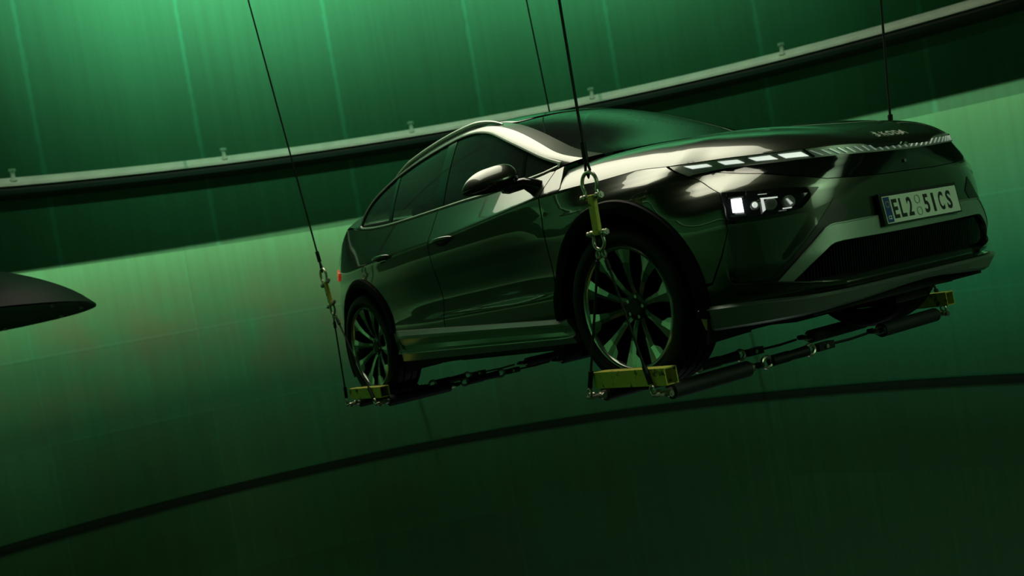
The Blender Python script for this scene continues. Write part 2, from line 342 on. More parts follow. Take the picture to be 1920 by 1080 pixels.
def pchip(x, y):
    x = np.array(x, float); y = np.array(y, float); h = np.diff(x); dl = np.diff(y)/h; dd = np.zeros(len(x))
    for i in range(1, len(x)-1):
        if dl[i-1]*dl[i] > 0:
            w1 = 2*h[i]+h[i-1]; w2 = h[i]+2*h[i-1]; dd[i] = (w1+w2)/(w1/dl[i-1]+w2/dl[i])
    dd[0] = dl[0]; dd[-1] = dl[-1]
    def f(q):
        q = np.clip(np.asarray(q, float), x[0], x[-1]); i = np.clip(np.searchsorted(x, q, side='right')-1, 0, len(x)-2)
        t = (q-x[i])/h[i]; return ((2*t**3-3*t**2+1)*y[i]+(t**3-2*t**2+t)*h[i]*dd[i]+(-2*t**3+3*t**2)*y[i+1]+(t**3-t**2)*h[i]*dd[i+1])
    return f
# ------------------------------------------------------------------ car body surface  F(sigma, z); sigma > 0 is the car's right side (y < 0)
BASE = [(.885, 0), (.875, .25), (.845, .48), (.775, .66), (.66, .79), (.48, .87), (.2, .912), (-.3, .928), (-.9, .93), (-1.6, .93), (-2.3, .93), (-2.8, .915), (-3.15, .87), (-3.4, .79), (-3.58, .62), (-3.66, .35), (-3.69, 0)]
TOPO = [(.885, 0), (.872, .2), (.83, .4), (.75, .54), (.6, .66), (.45, .72), (.3, .765), (.0, .85), (-.2, .89), (-.45, .917), (-.9, .93), (-1.6, .93), (-2.3, .928), (-2.8, .905), (-3.15, .85), (-3.4, .76), (-3.57, .58), (-3.64, .33), (-3.66, 0)]
bt, bfun = cspline(BASE); SMAX = bt[-1]
tt, tfun = cspline(TOPO)
SS = np.linspace(0, SMAX, 1400); BP = bfun(SS); BT = np.gradient(BP, SS, axis=0); BT /= np.linalg.norm(BT, axis=1)[:, None]
BN = np.stack([BT[:, 1], -BT[:, 0]], 1)      # outward for y>0 half
BN = np.where((BN[:, :1]*(BP[:, :1]+1.4)+BN[:, 1:]*BP[:, 1:]) < 0, -BN, BN)
TP = tfun(np.linspace(0, tt[-1], 3000))
def inset_top():
    o = []
    for p, n in zip(BP, BN):
        q = p-TP; al = TP*0; dd = (p-TP)@n; lat = np.abs((p-TP)@np.array([-n[1], n[0]])); ok = (np.abs(dd) < .3)
        i = np.argmin(np.where(ok, lat, 9)); o.append(dd[i])
    o = np.array(o); k = np.ones(71)/71; op = np.r_[o[35:0:-1], o, o[-2:-37:-1]]; op = np.r_[op[34:0:-1], np.convolve(op, np.ones(35)/35, 'valid'), op[-2:-2]] if 0 else op; return np.convolve(op, k, 'valid')
IT = inset_top()
SX = lambda x: np.interp(-np.asarray(x, float), -BP[200:1200, 0], SS[200:1200])   # x -> sigma on the flank
XS = lambda s: np.interp(np.abs(s), SS, BP[:, 0])
YS = lambda s: np.interp(np.abs(s), SS, BP[:, 1])
SEG_S = np.r_[bt]
ZR = [.18, .30, .315, .39, .46, .52, .60, .70, .78, .86, .95, 1.3]
F_ = [.055, 0, .028, .010, 0, 0, 0, 0, .0, 0, 0, 0]
C_ = [.055, 0, .028, .008, 0, 0, 0, 0, 0, 0, 0, 0]
S_ = [.06, .0, .012, .004, .004, .018, .030, .020, .006, .0, .0, .0]
S0 = [.06, .0, .012, .0, .0, .008, .012, .008, .002, .0, .0, .0]
R_ = [.06, .0, .010, .0, .0, .0, 0, 0, 0, 0, 0, 0]
TAB = np.array([F_, F_, F_, C_, C_, R_, R_, S0, S_, S_, S0, R_, R_, R_, R_, R_, R_])
rowf = [pchip(ZR, TAB[i]) for i in range(len(TAB))]
WZ = pchip([.0, .62, .70, .76, .80, .84, .87, 1.3], [0, 0, .06, .28, .55, .86, 1, 1])
WZF = pchip([.0, .72, .78, .83, .87, .90, .93, .95, .975], [0, 0, .02, .06, .18, .42, .70, .88, 1])
def bysigma(pts):            # pts (x or special, value) on the whole outline in sigma
    a = np.array(pts); return nat(a[:, 0], a[:, 1])
def sig_xy(x, y):
    i = np.argmin((BP[:, 0]-x)**2+(BP[:, 1]-abs(y))**2); return SS[i]*(1 if y <= 0 else -1)
TZP = [(0, .835), (.16, .8352), (.197, .838), (.222, .850), (.255, .8600), (.368, .8695), (.537, .8781), (.809, .8998), (1.196, .9328),
       (SX(.12), .9575), (SX(-.07), .9585), (SX(-.19), .965), (SX(-.45), .972), (SX(-.7), .962), (SX(-.95), .95), (SX(-1.5), .932), (SX(-2.4), .925), (SX(-2.9), .915), (SX(-3.2), .93), (SMAX, .95)]
TZf = pchip([q[0] for q in TZP], [q[1] for q in TZP])
TZ = lambda s: TZf(np.abs(s))
SLf = pchip([0, SX(.1), SX(-.35), SX(-.5), SX(-1.0), SX(-1.6), SX(-2.2), SX(-2.8), SX(-3.3), SMAX], [.9, .9, 1.0, .98, .75, .58, .50, .42, .3, .25])
RIDGES = [(1.150, .905, .927, .766, .014, .075), (.927, .766, .915, .42, .004, .05), (.80, .385, .58, .562, .004, .035)]
def ridge(a, z):
    o = np.zeros_like(a)
    for s0, z0, s1, z1, amp, wd in RIDGES:
        dx, dz = s1-s0, z1-z0; t = np.clip(((a-s0)*dx+(z-z0)*dz)/(dx*dx+dz*dz), 0, 1); ds = np.hypot(a-s0-t*dx, z-z0-t*dz)
        ds = np.sqrt(ds*ds+.003**2); o += amp*np.exp(-ds/wd)
    return o
def F(s, z, off=0):
    s = np.asarray(s, float); z = np.asarray(z, float); s, z = np.broadcast_arrays(s, z); sh = s.shape; s = s.ravel(); z = z.ravel(); a = np.abs(s)
    px = np.interp(a, SS, BP[:, 0]); py = np.interp(a, SS, BP[:, 1]); nx = np.interp(a, SS, BN[:, 0]); ny = np.interp(a, SS, BN[:, 1])
    i = np.clip(np.searchsorted(bt, a, side='right')-1, 0, len(bt)-2); t = np.clip((a-bt[i])/(bt[i+1]-bt[i]), 0, 1); t = t*t*(3-2*t)
    ins = np.zeros_like(a)
    for k in range(len(TAB)):
        m = i == k
        if m.any(): ins[m] = rowf[k](z[m])*(1-t[m])+rowf[k+1](z[m])*t[m]
    fs = np.clip((a-1.02)/.25, 0, 1); fs = fs*fs*(3-2*fs)*np.clip((2.0-a)/.3, 0, 1)
    ins = ins+(WZ(z)*(1-fs)+WZF(z)*fs)*np.interp(a, SS, IT)
    e = (z-TZ(a)); k_ = .004; ins = ins+SLf(a)*k_*np.logaddexp(0, e/k_)*np.where(a > SX(.35), 1, .0)
    ins = ins-ridge(a, z)
    ins = ins-off; sg = np.where(s >= 0, -1, 1)
    return np.stack([px-nx*ins, sg*(py-ny*ins), z], -1).reshape(sh+(3,))
def Fn(s, z):
    e = .0015; a = F(s+e, z)-F(s-e, z); b = F(s, z+e)-F(s, z-e); n = np.cross(a, b); n /= np.linalg.norm(n, axis=-1)[..., None]
    p = F(s, z); c = p-np.array([-1.4, 0, .6]); f = np.where((n[..., 0]*c[..., 0]*.6+n[..., 1]*c[..., 1]) < 0, -1, 1); return n*f[..., None]
# ------------------------------------------------------------------ draping a 2D outline onto a surface
def resample(poly, st, closed=True):
    out = []; n = len(poly)
    for i in range(n if closed else n-1):
        a = np.array(poly[i], float); b = np.array(poly[(i+1) % n], float); k = max(1, int(round(np.linalg.norm(b-a)/st)))
        out += [a+(b-a)*j/k for j in range(k)]
    if not closed: out.append(np.array(poly[-1], float))
    return out
def inside(P, poly):
    x, y = P[:, 0], P[:, 1]; r = np.zeros(len(P), bool); n = len(poly); A = np.array(poly)
    for i in range(n):
        a = A[i]; b = A[i-1]; c = (a[1] > y) != (b[1] > y)
        with np.errstate(all='ignore'): xi = (b[0]-a[0])*(y-a[1])/(b[1]-a[1]+1e-15)+a[0]
        r ^= c & (x < xi)
    return r
def segdist(P, poly):
    A = np.array(poly); B = np.roll(A, -1, 0); o = np.full(len(P), 9.)
    for a, b in zip(A, B):
        ab = b-a; t = np.clip(((P-a)@ab)/(ab@ab+1e-15), 0, 1); o = np.minimum(o, np.linalg.norm(P-a-t[:, None]*ab, axis=1))
    return o
def smooth_poly(pts, it=1):
    for _ in range(it):
        q = []
        for i in range(len(pts)):
            a = np.array(pts[i]); b = np.array(pts[(i+1) % len(pts)]); q += [a*.75+b*.25, a*.25+b*.75]
        pts = q
    return pts
def drape(name, poly, surf, nfun, m, parent, off=0., thick=.012, st=.02, holes=(), extra=None, flip=False, lens=False, grid=None):
    """poly, holes in the 2D domain; surf(u, v, off) -> xyz; nfun(u, v) -> outward unit normal"""
    loops = [resample(poly, st)]+[resample(h, st) for h in holes]
    allp = [np.array(L) for L in loops]; outer = allp[0]
    lo = outer.min(0); hi = outer.max(0); g = grid or st
    gx, gy = np.meshgrid(np.arange(lo[0]+g/2, hi[0], g), np.arange(lo[1]+g/2, hi[1], g)); G = np.stack([gx.ravel(), gy.ravel()], 1)
    if extra is not None:
        E_ = np.array(extra); G = G[np.min(np.abs(G[:, None, 1]-E_[None, ::4, 1])+3*np.maximum(0, np.abs(G[:, None, 0]-E_[None, ::4, 0])-g), axis=1) > .012] if len(E_) < 4000 else G
        G = np.vstack([G, E_])
    if len(G):
        ok = inside(G, outer)
        for h in allp[1:]: ok &= ~inside(G, h)
        for L in allp: ok &= segdist(G, L) > st*.35
        G = G[ok]
    V = []; Ed = []; rings = []
    for L in allp:
        k = len(V); n = len(L); V += [Vector(q) for q in L]; Ed += [(k+i, k+(i+1) % n) for i in range(n)]; rings.append(list(range(k, k+n)))
    V += [Vector(q) for q in G]
    vo, eo, fo, ov, oe, of = delaunay_2d_cdt(V, Ed, [], 0, 1e-7)
    vo = np.array([tuple(q) for q in vo]); fo = [tuple(f) for f in fo]
    cen = np.array([vo[list(f)].mean(0) for f in fo]); ok = inside(cen, outer)
    for h in allp[1:]: ok &= ~inside(cen, h)
    fo = [f for f, k in zip(fo, ok) if k]
    o2n = {}
    for i, l in enumerate(ov):
        for q in l: o2n[q] = i
    P = surf(vo[:, 0], vo[:, 1], off); N = nfun(vo[:, 0], vo[:, 1])
    verts = [tuple(q) for q in P]; faces = []; ln = []
    for f in fo:
        a, b, c = (P[i] for i in f); fn = np.cross(b-a, c-a)
        if fn@N[f[0]] < 0: f = (f[0], f[2], f[1])
        faces.append(f); ln += [tuple(N[i]) for i in f]
    if thick:
        for R in rings:
            ids = [o2n.get(i, i) for i in R]; base = len(verts); n = len(ids)
            top = P[ids]; bot = surf(vo[ids, 0], vo[ids, 1], off-thick)
            verts += [tuple(q) for q in top]+[tuple(q) for q in bot]
            for i in range(n):
                j = (i+1) % n; faces.append((base+i, base+j, base+n+j, base+n+i)); ln += [(0, 0, 0)]*4
    return mesh_obj(name, verts, faces, m, parent, True, lnorm=ln)
def drapeF(name, poly, m, parent, **k): return drape(name, poly, F, Fn, m, parent, **k)
def flank(pts): return [(float(SX(x)), z) for x, z in pts]           # (x, z) -> (sigma, z)
def nose(pts): return [(float(sig_xy(x, y)), z) for x, y, z in pts]  # (x, y, z) -> (sigma, z)
def mir(poly): return [(-a, b) for a, b in poly][::-1]
def arc(cx, cz, R, a0, a1, n=28):
    return [(cx+R*math.cos(math.radians(a0+(a1-a0)*i/n)), cz+R*math.sin(math.radians(a0+(a1-a0)*i/n))) for i in range(n+1)]
def tline(x0, x1, dz=0, n=24):
    s0, s1 = float(SX(x0)), float(SX(x1)); return [(s, float(TZ(s))+dz) for s in np.linspace(s0, s1, n)]
CRE = [(s, float(TZ(s))+q) for s in np.arange(float(SX(-.2)), SMAX-.2, .02) for q in (-.014, -.005, 0., .005, .014)]
CREL = [(-a, b) for a, b in CRE]
# ------------------------------------------------------------------ the car
car = empty('car', (-1.38, 0, 0), 'dark olive green metallic electric SUV hanging level on wire slings in the green lit tower', 'car')
def cp(o, parent=None):
    """keep world placement while parenting to the car empty"""
    o.matrix_parent_inverse = Matrix.Translation((1.38, 0, 0)); return o
_old_link = link
def link(o, parent=None):
    COL.objects.link(o)
    if parent is not None:
        o.parent = parent
        if parent is car: o.matrix_parent_inverse = Matrix.Translation((1.38, 0, 0))
    return o
WB = 2.765; WC = .37; AF = .465; AR = .455
# belt line (x, z) and window-top line (x, z)
BELT = pchip([-3.1, -2.83, -2.5, -2.2, -1.68, -1.35, -.95, -.6, -.41, -.3], [1.245, 1.190, 1.148, 1.128, 1.112, 1.103, 1.088, 1.088, 1.104, 1.12])
def Yb(x): return -F(SX(x), BELT(x))[..., 1]
WTOP = pchip([-2.9, -2.79, -2.691, -2.52, -2.327, -2.05, -1.784, -1.60, -1.46, -1.341, -1.22, -1.103, -.95, -.787, -.62, -.455, -.33], [1.22, 1.305, 1.370, 1.425, 1.468, 1.505, 1.523, 1.527, 1.517, 1.495, 1.460, 1.412, 1.343, 1.268, 1.190, 1.122, 1.07])
def G(x, z, off=0, bend=1):
    x = np.asarray(x, float); z = np.asarray(z, float); x, z = np.broadcast_arrays(x, z); h = z-BELT(x)
    y = Yb(x)-.012-h*.40-.30*np.maximum(h, 0)**2-bend*1.15*.010*np.logaddexp(0, (z-WTOP(x)-.016)/.010)
    return np.stack([x, -(y+off), z+off*.4], -1)
def Gn(x, z):
    e = .002; n = np.cross(G(x+e, z)-G(x-e, z), G(x, z+e)-G(x, z-e)); n /= np.linalg.norm(n, axis=-1)[..., None]; return np.where(n[..., 1:2] > 0, -n, n)
def GG_(x, z, off=0): return G(x, z, off, 0)
def GGn(x, z):
    e = .002; n = np.cross(GG_(x+e, z)-GG_(x-e, z), GG_(x, z+e)-GG_(x, z-e)); n /= np.linalg.norm(n, axis=-1)[..., None]; return np.where(n[..., 1:2] > 0, -n, n)
def GGL(x, z, off=0): return GG_(x, z, off)*np.array([1, -1, 1])
def GGLn(x, z): return GGn(x, z)*np.array([1, -1, 1])
def GL(x, z, off=0): return G(x, z, off)*np.array([1, -1, 1])
def GLn(x, z): return Gn(x, z)*np.array([1, -1, 1])
# roof edge (cantrail) curve in (x, z)
KX = [(-.33, 1.115), (-.48, 1.17), (-.72, 1.285), (-.95, 1.395), (-1.15, 1.475), (-1.35, 1.53), (-1.6, 1.557), (-1.85, 1.562), (-2.15, 1.545), (-2.5, 1.50), (-2.8, 1.44), (-3.05, 1.36), (-3.25, 1.26)]
ku, kf = cspline(KX)
def Kp(u): return kf(u)
KU = ku[-1]
# --- body panels
def both(fn):
    for sgn in (1, -1): fn(sgn)
def P2(poly, sgn): return poly if sgn > 0 else mir(poly)
gap = .004
fx = lambda z: -.47+.0*(z)           # front door leading edge
archF = arc(0, WC, AF, 180+18, -12)
fender = [(-.475, .30), (-.478, .60), (-.482, .80), (-.478, .96), (-.470, 1.02), (-.445, 1.092), (-.405, 1.098)]
def fender_poly():
    p = [(-.475, .30), (-.480, .62), (-.484, .82), (-.478, .965), (-.47, 1.02), (-.452, 1.088), (-.40, 1.095), (-.365, 1.04), (-.335, .985)]
    f = flank(p)+tline(-.335, .318, -.002, 20)
    # leading edge: fender meets the bumper below the headlight crease
    f += [(1.1008, .8652), (1.0228, .8196), (.9328, .7655), (.915, .70), (.918, .61)]
    f += flank([(.56, .47)]) if False else [(float(sig_xy(.56, -.845)), .52), (float(sig_xy(.50, -.865)), .42)]
    a0 = math.degrees(math.asin((.42-WC)/AF))
    f += flank(arc(0, WC, AF, a0, 180+8.8))
    return f
def mk_f(s):
    drapeF('fender', P2(fender_poly(), s), PAINT, car, st=.013, extra=(CRE if s > 0 else CREL))
    fd = [(-.475-gap*2, .33), (-.48-gap*2, .62), (-.484-gap*2, .82), (-.478-gap*2, .965), (-.47-gap*2, 1.02), (-.452-gap*2, 1.086)]
    top = [(x, float(BELT(x))-.004) for x in np.linspace(-.50, -1.625, 26)]
    back = [(-1.63, 1.0), (-1.645, .90), (-1.63, .60), (-1.62, .36)]
    drapeF('front_door', P2(flank(fd+top+back), s), PAINT, car, extra=(CRE if s > 0 else CREL))
    rd = [(-1.628, .36), (-1.638, .60), (-1.653, .90), (-1.638, 1.0)]
    top = [(x, float(BELT(x))-.004) for x in np.linspace(-1.635, -2.66, 24)]
    R2 = AR+.10
    back = [(-2.665, 1.05), (-2.62, .92)]+[q for q in arc(-WB, WC, R2, 62, 0, 12) if q[0] < -2.2]
    back = [(-2.67, 1.05), (-2.635, .95), (-2.52, .875), (-2.40, .80), (-2.30, .70), (-2.235, .55), (-2.225, .40)]
    drapeF('rear_door', P2(flank(rd+top+back), s), PAINT, car, extra=(CRE if s > 0 else CREL))
    # quarter panel with the rear wheel opening
    q1 = [(-2.218, .30), (-2.218, .40), (-2.228, .55), (-2.293, .70), (-2.393, .807), (-2.513, .882), (-2.628, .956), (-2.662, 1.05)]
    top = [(x, float(BELT(x))-.004) for x in np.linspace(-2.668, -3.0, 8)]
    rear = [(-3.14, 1.235), (-3.26, 1.16), (-3.40, 1.02)]
    p = flank(q1+top+rear)
    p += [(float(SX(-3.40))+.10, .97), (SMAX-.35, .95), (SMAX-.35, .30)]
    p += flank([(-3.16, .30)]+arc(-WB, WC, AR, 187, -9))
    drapeF('quarter_panel', P2(p, s), PAINT, car, extra=(CRE if s > 0 else CREL))
both(mk_f)
# tailgate between the quarter panels
drape('tailgate', [(-.345, .30), (.345, .30), (.345, .95), (-.345, .95)], lambda u, v, o=0: F(np.sign(u)*(SMAX-np.abs(u)), v, o), lambda u, v: Fn(np.where(u >= 0, 1, -1)*(SMAX-np.abs(u)-.002), v), PAINT, car, st=.05)
# --- front bumper: painted, with openings for the lower grille and the lamps
lampR = [(.922, .765), (.80, .748), (.689, .7375), (.60, .724), (.525, .712), (.548, .695), (.594, .659), (.620, .642), (.687, .6372), (.80, .641), (.905, .651), (.920, .668)]
gril = [(.729, .352), (.700, .372), (.62, .427), (.548, .468), (.520, .480), (.469, .4865), (.264, .485), (0., .484)]
grilb = [(0., .352), (.25, .348), (.45, .342), (.60, .340)]
grille_poly = [(-a, b) for a, b in gril[:-1]]+[(a, b) for a, b in gril[::-1]]+[(a, b) for a, b in grilb[::-1]]+[(-a, b) for a, b in grilb[1:]]
upR = [(0., .7245), (.19, .7245), (.35, .731), (.479, .7406), (.524, .7522), (.734, .811), (.90, .845), (1.054, .8776)]
bumperR = [(0., .7215)]+[(a, b-.003) for a, b in upR[1:]]+[(1.098, .8665), (1.02, .822), (.930, .767), (.912, .70), (.915, .61)]+[(float(sig_xy(.566, -.843)), .515), (float(sig_xy(.507, -.863)), .412)]+flank(arc(0, WC, AF, 4, -8, 4))+[(0., .305)]
bumper = [bumperR[0]]+bumperR[1:-1]+[(0., .305)]+[(-a, b) for a, b in bumperR[1:-1][::-1]]
drapeF('front_bumper', bumper, PAINT, car, st=.016, holes=[lampR, mir(lampR), grille_poly])
def mk_vent(s):
    v = [(.905, .648), (.880, .643), (.893, .56), (.912, .46), (.927, .408), (.947, .402), (.942, .50)]
    drapeF('air_curtain', P2(v, s), GLOSSBLACK, car, off=.0025, thick=.004, st=.012)
    v = [(.471, .661), (.415, .60), (.452, .5585), (.505, .560), (.545, .550), (.776, .372), (.80, .388), (.70, .455), (.576, .562)]
    drapeF('bumper_facet', P2(v, s), SATINBLACK, car, off=.0025, thick=.004, st=.014)
    v = [(.9326, .3955), (.85, .385), (.7734, .3745), (.66, .352), (.56, .338), (.4856, .331), (.47, .317), (.60, .324), (.75, .340), (.945, .372)]
    drapeF('bumper_lip', P2(v, s), PAINT, car, off=.018, thick=.03, st=.014)
    v = [(.7737, .3705), (.66, .460), (.5434, .5479), (.522, .556), (.5038, .5585), (.4519, .5585), (.2418, .5594), (0, .5594), (0, .484), (.2636, .4853), (.4688, .4885), (.512, .486), (.5348, .4783), (.63, .420), (.7177, .3599)]
    if s > 0:
        w_ = v[:7]+[(-a_, b_) for a_, b_ in v[:7][::-1]]+[(-a_, b_) for a_, b_ in v[9:][::-1]]+v[9:]
        w_ = v[:8][:7]+[(-a_, b_) for a_, b_ in v[:7]][::-1]+[(-a_, b_) for a_, b_ in v[9:]][::-1]+[(0, .484)]+v[9:]
        drapeF('silver_grille_frame', w_, SILVER, car, off=.010, thick=.022, st=.014)
both(mk_vent)
def edge_line(name, pts, sgn, rad, m, off, parent):
    q = resample(pts, .02, False); P = [F(a*sgn, b, off) for a, b in q]; n = len(P)
    return MB().tube(P, [rad*min(1, .3+min(i, n-1-i)/4) for i in range(n)], 8).build(name, m, parent)
for s_ in (1, -1):
    fe = edge_line('frame_edge', [(.7737, .3705), (.66, .460), (.5434, .5479), (.522, .556), (.5038, .5585), (.4519, .5580), (.2650, .5590)], s_, .0035, SILVER, .0105, car)
    edge_line('lip_edge', [(.945, .46), (.942, .41), (.930, .397), (.90, .392), (.85, .386), (.7734, .3755), (.66, .353), (.56, .339), (.49, .332)], s_, .0045, PAINT, .018, car)
# black panel under the light strip
sbR = [(0., .812), (.194, .8162), (.479, .8306), (.618, .8397), (.790, .8564), (.92, .867), (1.050, .8797)]
panR = [(0., .7245)]+upR[1:]+[(1.0534, .8797)]+sbR[::-1]
panel = panR[:-1]+[(0., .812)]+[(-a, b) for a, b in panR[1:-1][::-1]]
drapeF('grille_panel', panel, GLOSSBLACK, car, off=.003, thick=.012, st=.016)
# light strip: bezel follows the hood edge
def strip_half():
    top = [(s, float(TZ(s))-.004) for s in np.linspace(0, 1.185, 90)]
    tip = [(1.190, .930), (1.1002, .8688), (1.074, .872)]
    return top, tip, sbR[::-1]
tp, tip, bt_ = strip_half()
stripR = tp+tip+bt_[1:]
strip = stripR[:-1]+[(0., .812)]+[(-a, b) for a, b in stripR[1:-1][::-1]]
stp = drapeF('light_strip', strip, LAMPSILVER, car, off=.004, thick=.02, st=.012)
E2 = None
def tick_mesh():
    pass
BLK = [[(1.1191, .9152), (1.0176, .903), (.9915, .8885), (1.0822, .8963)], [(.9573, .9008), (.8366, .889), (.7983, .870), (.9159, .8804)],
       [(.7743, .8853), (.6719, .8769), (.6404, .8552), (.7362, .866)], [(.6346, .8733), (.5401, .8651), (.5154, .8426), (.6071, .852)]]
for s in (1, -1):
    for q in BLK:
        o = drapeF('running_light', P2(q, s), LEDDIM, stp, off=.008, thick=.006, st=.02); 
TK = [(.501, .8636, .4582, .8358), (.4549, .859, .4208, .8342), (.4202, .8569, .3824, .8311), (.382, .8548, .3468, .8293), (.3432, .8513, .3076, .8274), (.3033, .8501, .267, .8266), (.2619, .8484, .2297, .8253), (.2228, .8459, .1902, .8233),
      (.1669, .8324, .1508, .8205), (.1281, .8322, .1124, .820), (.0863, .8320, .0728, .820), (.0491, .8320, .0352, .820)]
for s in (1, -1):
    for a, b, c, e in TK+([] if s < 0 else [(.006, .8320, -.006, .820)]):
        dx = .0032; v = []
        for o_ in (.010, .003):
            v += list(F(np.array([a-dx, a+dx, c+dx, c-dx])*s, np.array([b, b, e, e]), o_))
        MB().add(v, [(0, 1, 2, 3), (4, 5, 6, 7), (0, 1, 5, 4), (1, 2, 6, 5), (2, 3, 7, 6), (3, 0, 4, 7)]).build('strip_tick', TICK, stp, smooth=False)
# divider between running lights and the ticked section
for s in (1, -1):
    drapeF('divider', P2([(.522, .872), (.530, .8725), (.498, .835), (.490, .8345)], s), GLOSSBLACK, stp, off=.009, thick=.006, st=.02)
# ---- headlamps: recessed black bowl, light units, clear cover
def mk_lamp(s):
    h = drapeF('headlamp', P2(lampR, s), GLOSSBLACK, car, off=-.045, thick=-.045, st=.016)
    def unit(name, pts, m, off, th=.03): return drapeF(name, P2(pts, s), m, h, off=off, thick=th, st=.012)
    unit('bright_light_unit', [(.888, .731), (.846, .727), (.846, .672), (.888, .677)], LEDHOT, -.018)
    unit('bezel', [(.900, .742), (.835, .736), (.835, .730), (.900, .736)], LAMPSILVER, -.02)
    unit('bezel', [(.898, .668), (.838, .662), (.838, .656), (.898, .662)], LAMPSILVER, -.012)
    b = MB()
    for k, (a, z) in enumerate([(.795, .6885), (.73, .682), (.655, .678)]):
        c = F(a*s, z, -.028); n = Fn(a*s, z); n = n/np.linalg.norm(n)
        bb = MB().cyl(c-n*.02, c+n*.008, .024 if k else .017, 20).build('lens_barrel', LAMPSILVER, h)
        q = c+n*.010; ball = MB().ball(q, .019 if k else .012, 16, (.9, .9, 1)).build('projector_lens', [LEDDIM, LENS, LENS][k], h)
    unit('bezel', [(.770, .712), (.700, .705), (.700, .700), (.765, .706)], LEDDIM, -.014, .004)
    unit('bezel', [(.768, .706), (.757, .705), (.757, .662), (.770, .655)], LEDDIM, -.012, .004)
    unit('bezel', [(.690, .652), (.655, .650), (.652, .654), (.690, .656)], LEDDIM, -.012, .004)
    unit('bezel', [(.668, .690), (.662, .690), (.645, .668), (.655, .664)], LEDDIM, -.012, .004)
    unit('bezel', [(.775, .728), (.740, .724), (.740, .7225), (.775, .7265)], LEDDIM, -.006, .003)
    drapeF('lens_cover', P2(lampR, s), LENS, h, off=.0, thick=0, st=.016)
both(mk_lamp)
# ---- lower grille: dark recess with upright bars
gl = drapeF('lower_grille', [(a, b) for a, b in grille_poly], SATINBLACK, car, off=-.055, thick=-.055, st=.025)
b = MB()
for k in range(-44, 45):
    s = k*.0145; zt = .478 if abs(s) < .5 else .478-(abs(s)-.5)*.62; zb = .358
    if zt-zb < .02: continue
    p0, p1 = F(s, zb, -.035), F(s, zt, -.035); t = F(s+.005, zb, -.035)-p0; n = (F(s, zb, -.010)-p0)
    b.add([p0-t*.5, p0+t*.5, p1+t*.5, p1-t*.5, p0-t*.4+n, p0+t*.4+n, p1+t*.4+n, p1-t*.4+n], [(0, 1, 2, 3), (4, 5, 6, 7), (0, 1, 5, 4), (1, 2, 6, 5), (2, 3, 7, 6), (3, 0, 4, 7)])
b.build('grille_bars', GLOSSBLACK, gl, smooth=False)
# ---- lofted strips that follow the body
def loftF(name, sig, sec, m, parent, angle=25, caps=True):
    b = MB(); n = None; V = []
    for s in sig:
        q = sec(s); n = len(q); V += [tuple(F(s, z, o)) for o, z in q]
    f = [(i*n+k, i*n+(k+1) % n, (i+1)*n+(k+1) % n, (i+1)*n+k) for i in range(len(sig)-1) for k in range(n)]
    if caps: f += [tuple(range(n))[::-1], tuple((len(sig)-1)*n+k for k in range(n))]
    return b.add(V, f).build(name, m, parent, angle=angle)
spt = pchip([0, .163, .484, .57, .87, 1.1], [.2988, .2988, .2967, .2976, .3164, .3242]); spb = pchip([0, .034, .48, .733, 1.118], [.265, .2645, .2376, .2243, .2228])
loftF('front_splitter', np.linspace(-1.108, 1.108, 120), lambda s: [(-.03, float(spt(abs(s)))+.004), (.006, float(spt(abs(s)))+.002), (.021, float(spt(abs(s)))-.009), (.006, float(spb(abs(s)))+.01), (-.01, float(spb(abs(s)))), (-.10, float(spb(abs(s)))+.0)], SILVER, car)
def mk_sill(s):
    zt = lambda q: .366+(q-1.959)/(3.80-1.959)*.088
    def X(q, a): return q+a
    n = 60; V = []; secs = [(.000, .00), (.016, -.004), (.034, -.032), (.032, -.052), (.026, -.062), (-.004, -.100), (-.004, -.128), (.018, -.142), (.020, -.148), (.008, -.195), (-.05, -.205), (-.06, 0.0)]
    for i in range(n):
        t = i/(n-1)
        for k, (o, dz) in enumerate(secs):
            q0 = 1.959-.041*min(1, -dz/.115)+(.012 if dz < -.13 else 0); q1 = 3.80+(-.035 if -.17 < dz < -.02 else .0)
            q = q0+(q1-q0)*t; z_top = zt(q); zb_ = .235+.002*t; fz = -dz/.205; z = z_top+(zb_-z_top)*fz*.98
            ex = min(t, 1-t)/.04; oo = o if o < 0 else o*min(1, .35+.65*ex)
            V.append(tuple(F(q*s, z, oo)))
    m = len(secs); f = [(i*m+k, i*m+(k+1) % m, (i+1)*m+(k+1) % m, (i+1)*m+k) for i in range(n-1) for k in range(m)]+[tuple(range(m)), tuple((n-1)*m+k for k in range(m))]
    MB().add(V, f).build('sill_trim', SILVER, car, angle=18)
both(mk_sill)
def mk_arches(s):
    for cx, a0, a1, ro in ((-.015, -11, 181, .487), (-WB, 9, 192, .478)):
        V = []; n = 72; secs = [(.40, -.06), (.418, .000), (.424, .010), (.452, .020), (ro-.006, .016), (ro, .010), (ro+.001, -.008)]
        for i in range(n):
            a = math.radians(a0+(a1-a0)*i/(n-1))
            for R, o in secs:
                x, z = cx+R*math.cos(a), WC+R*math.sin(a); V.append(tuple(F(float(SX(x))*s, max(z, .2), o)))
        m = len(secs); f = [(i*m+k, i*m+k+1, (i+1)*m+k+1, (i+1)*m+k) for i in range(n-1) for k in range(m-1)]
        MB().add(V, f).build('wheel_arch_trim', ARCHM, car, angle=30)
        # liner
        b = MB(); V = []; n = 40; cxx = 0 if cx > -1 else -WB
        for i in range(n):
            a = math.radians(-25+230*i/(n-1))
            for R, y in ((.465, .905), (.45, .60), (.02, .60)): V.append((cxx+R*math.cos(a), -s*(y if R < .46 else .885), WC+R*math.sin(a)))
        f = [(i*3+k, i*3+k+1, (i+1)*3+k+1, (i+1)*3+k) for i in range(n-1) for k in range(2)]
        b.add(V, f).build('wheel_well', CORE, car)
both(mk_arches)
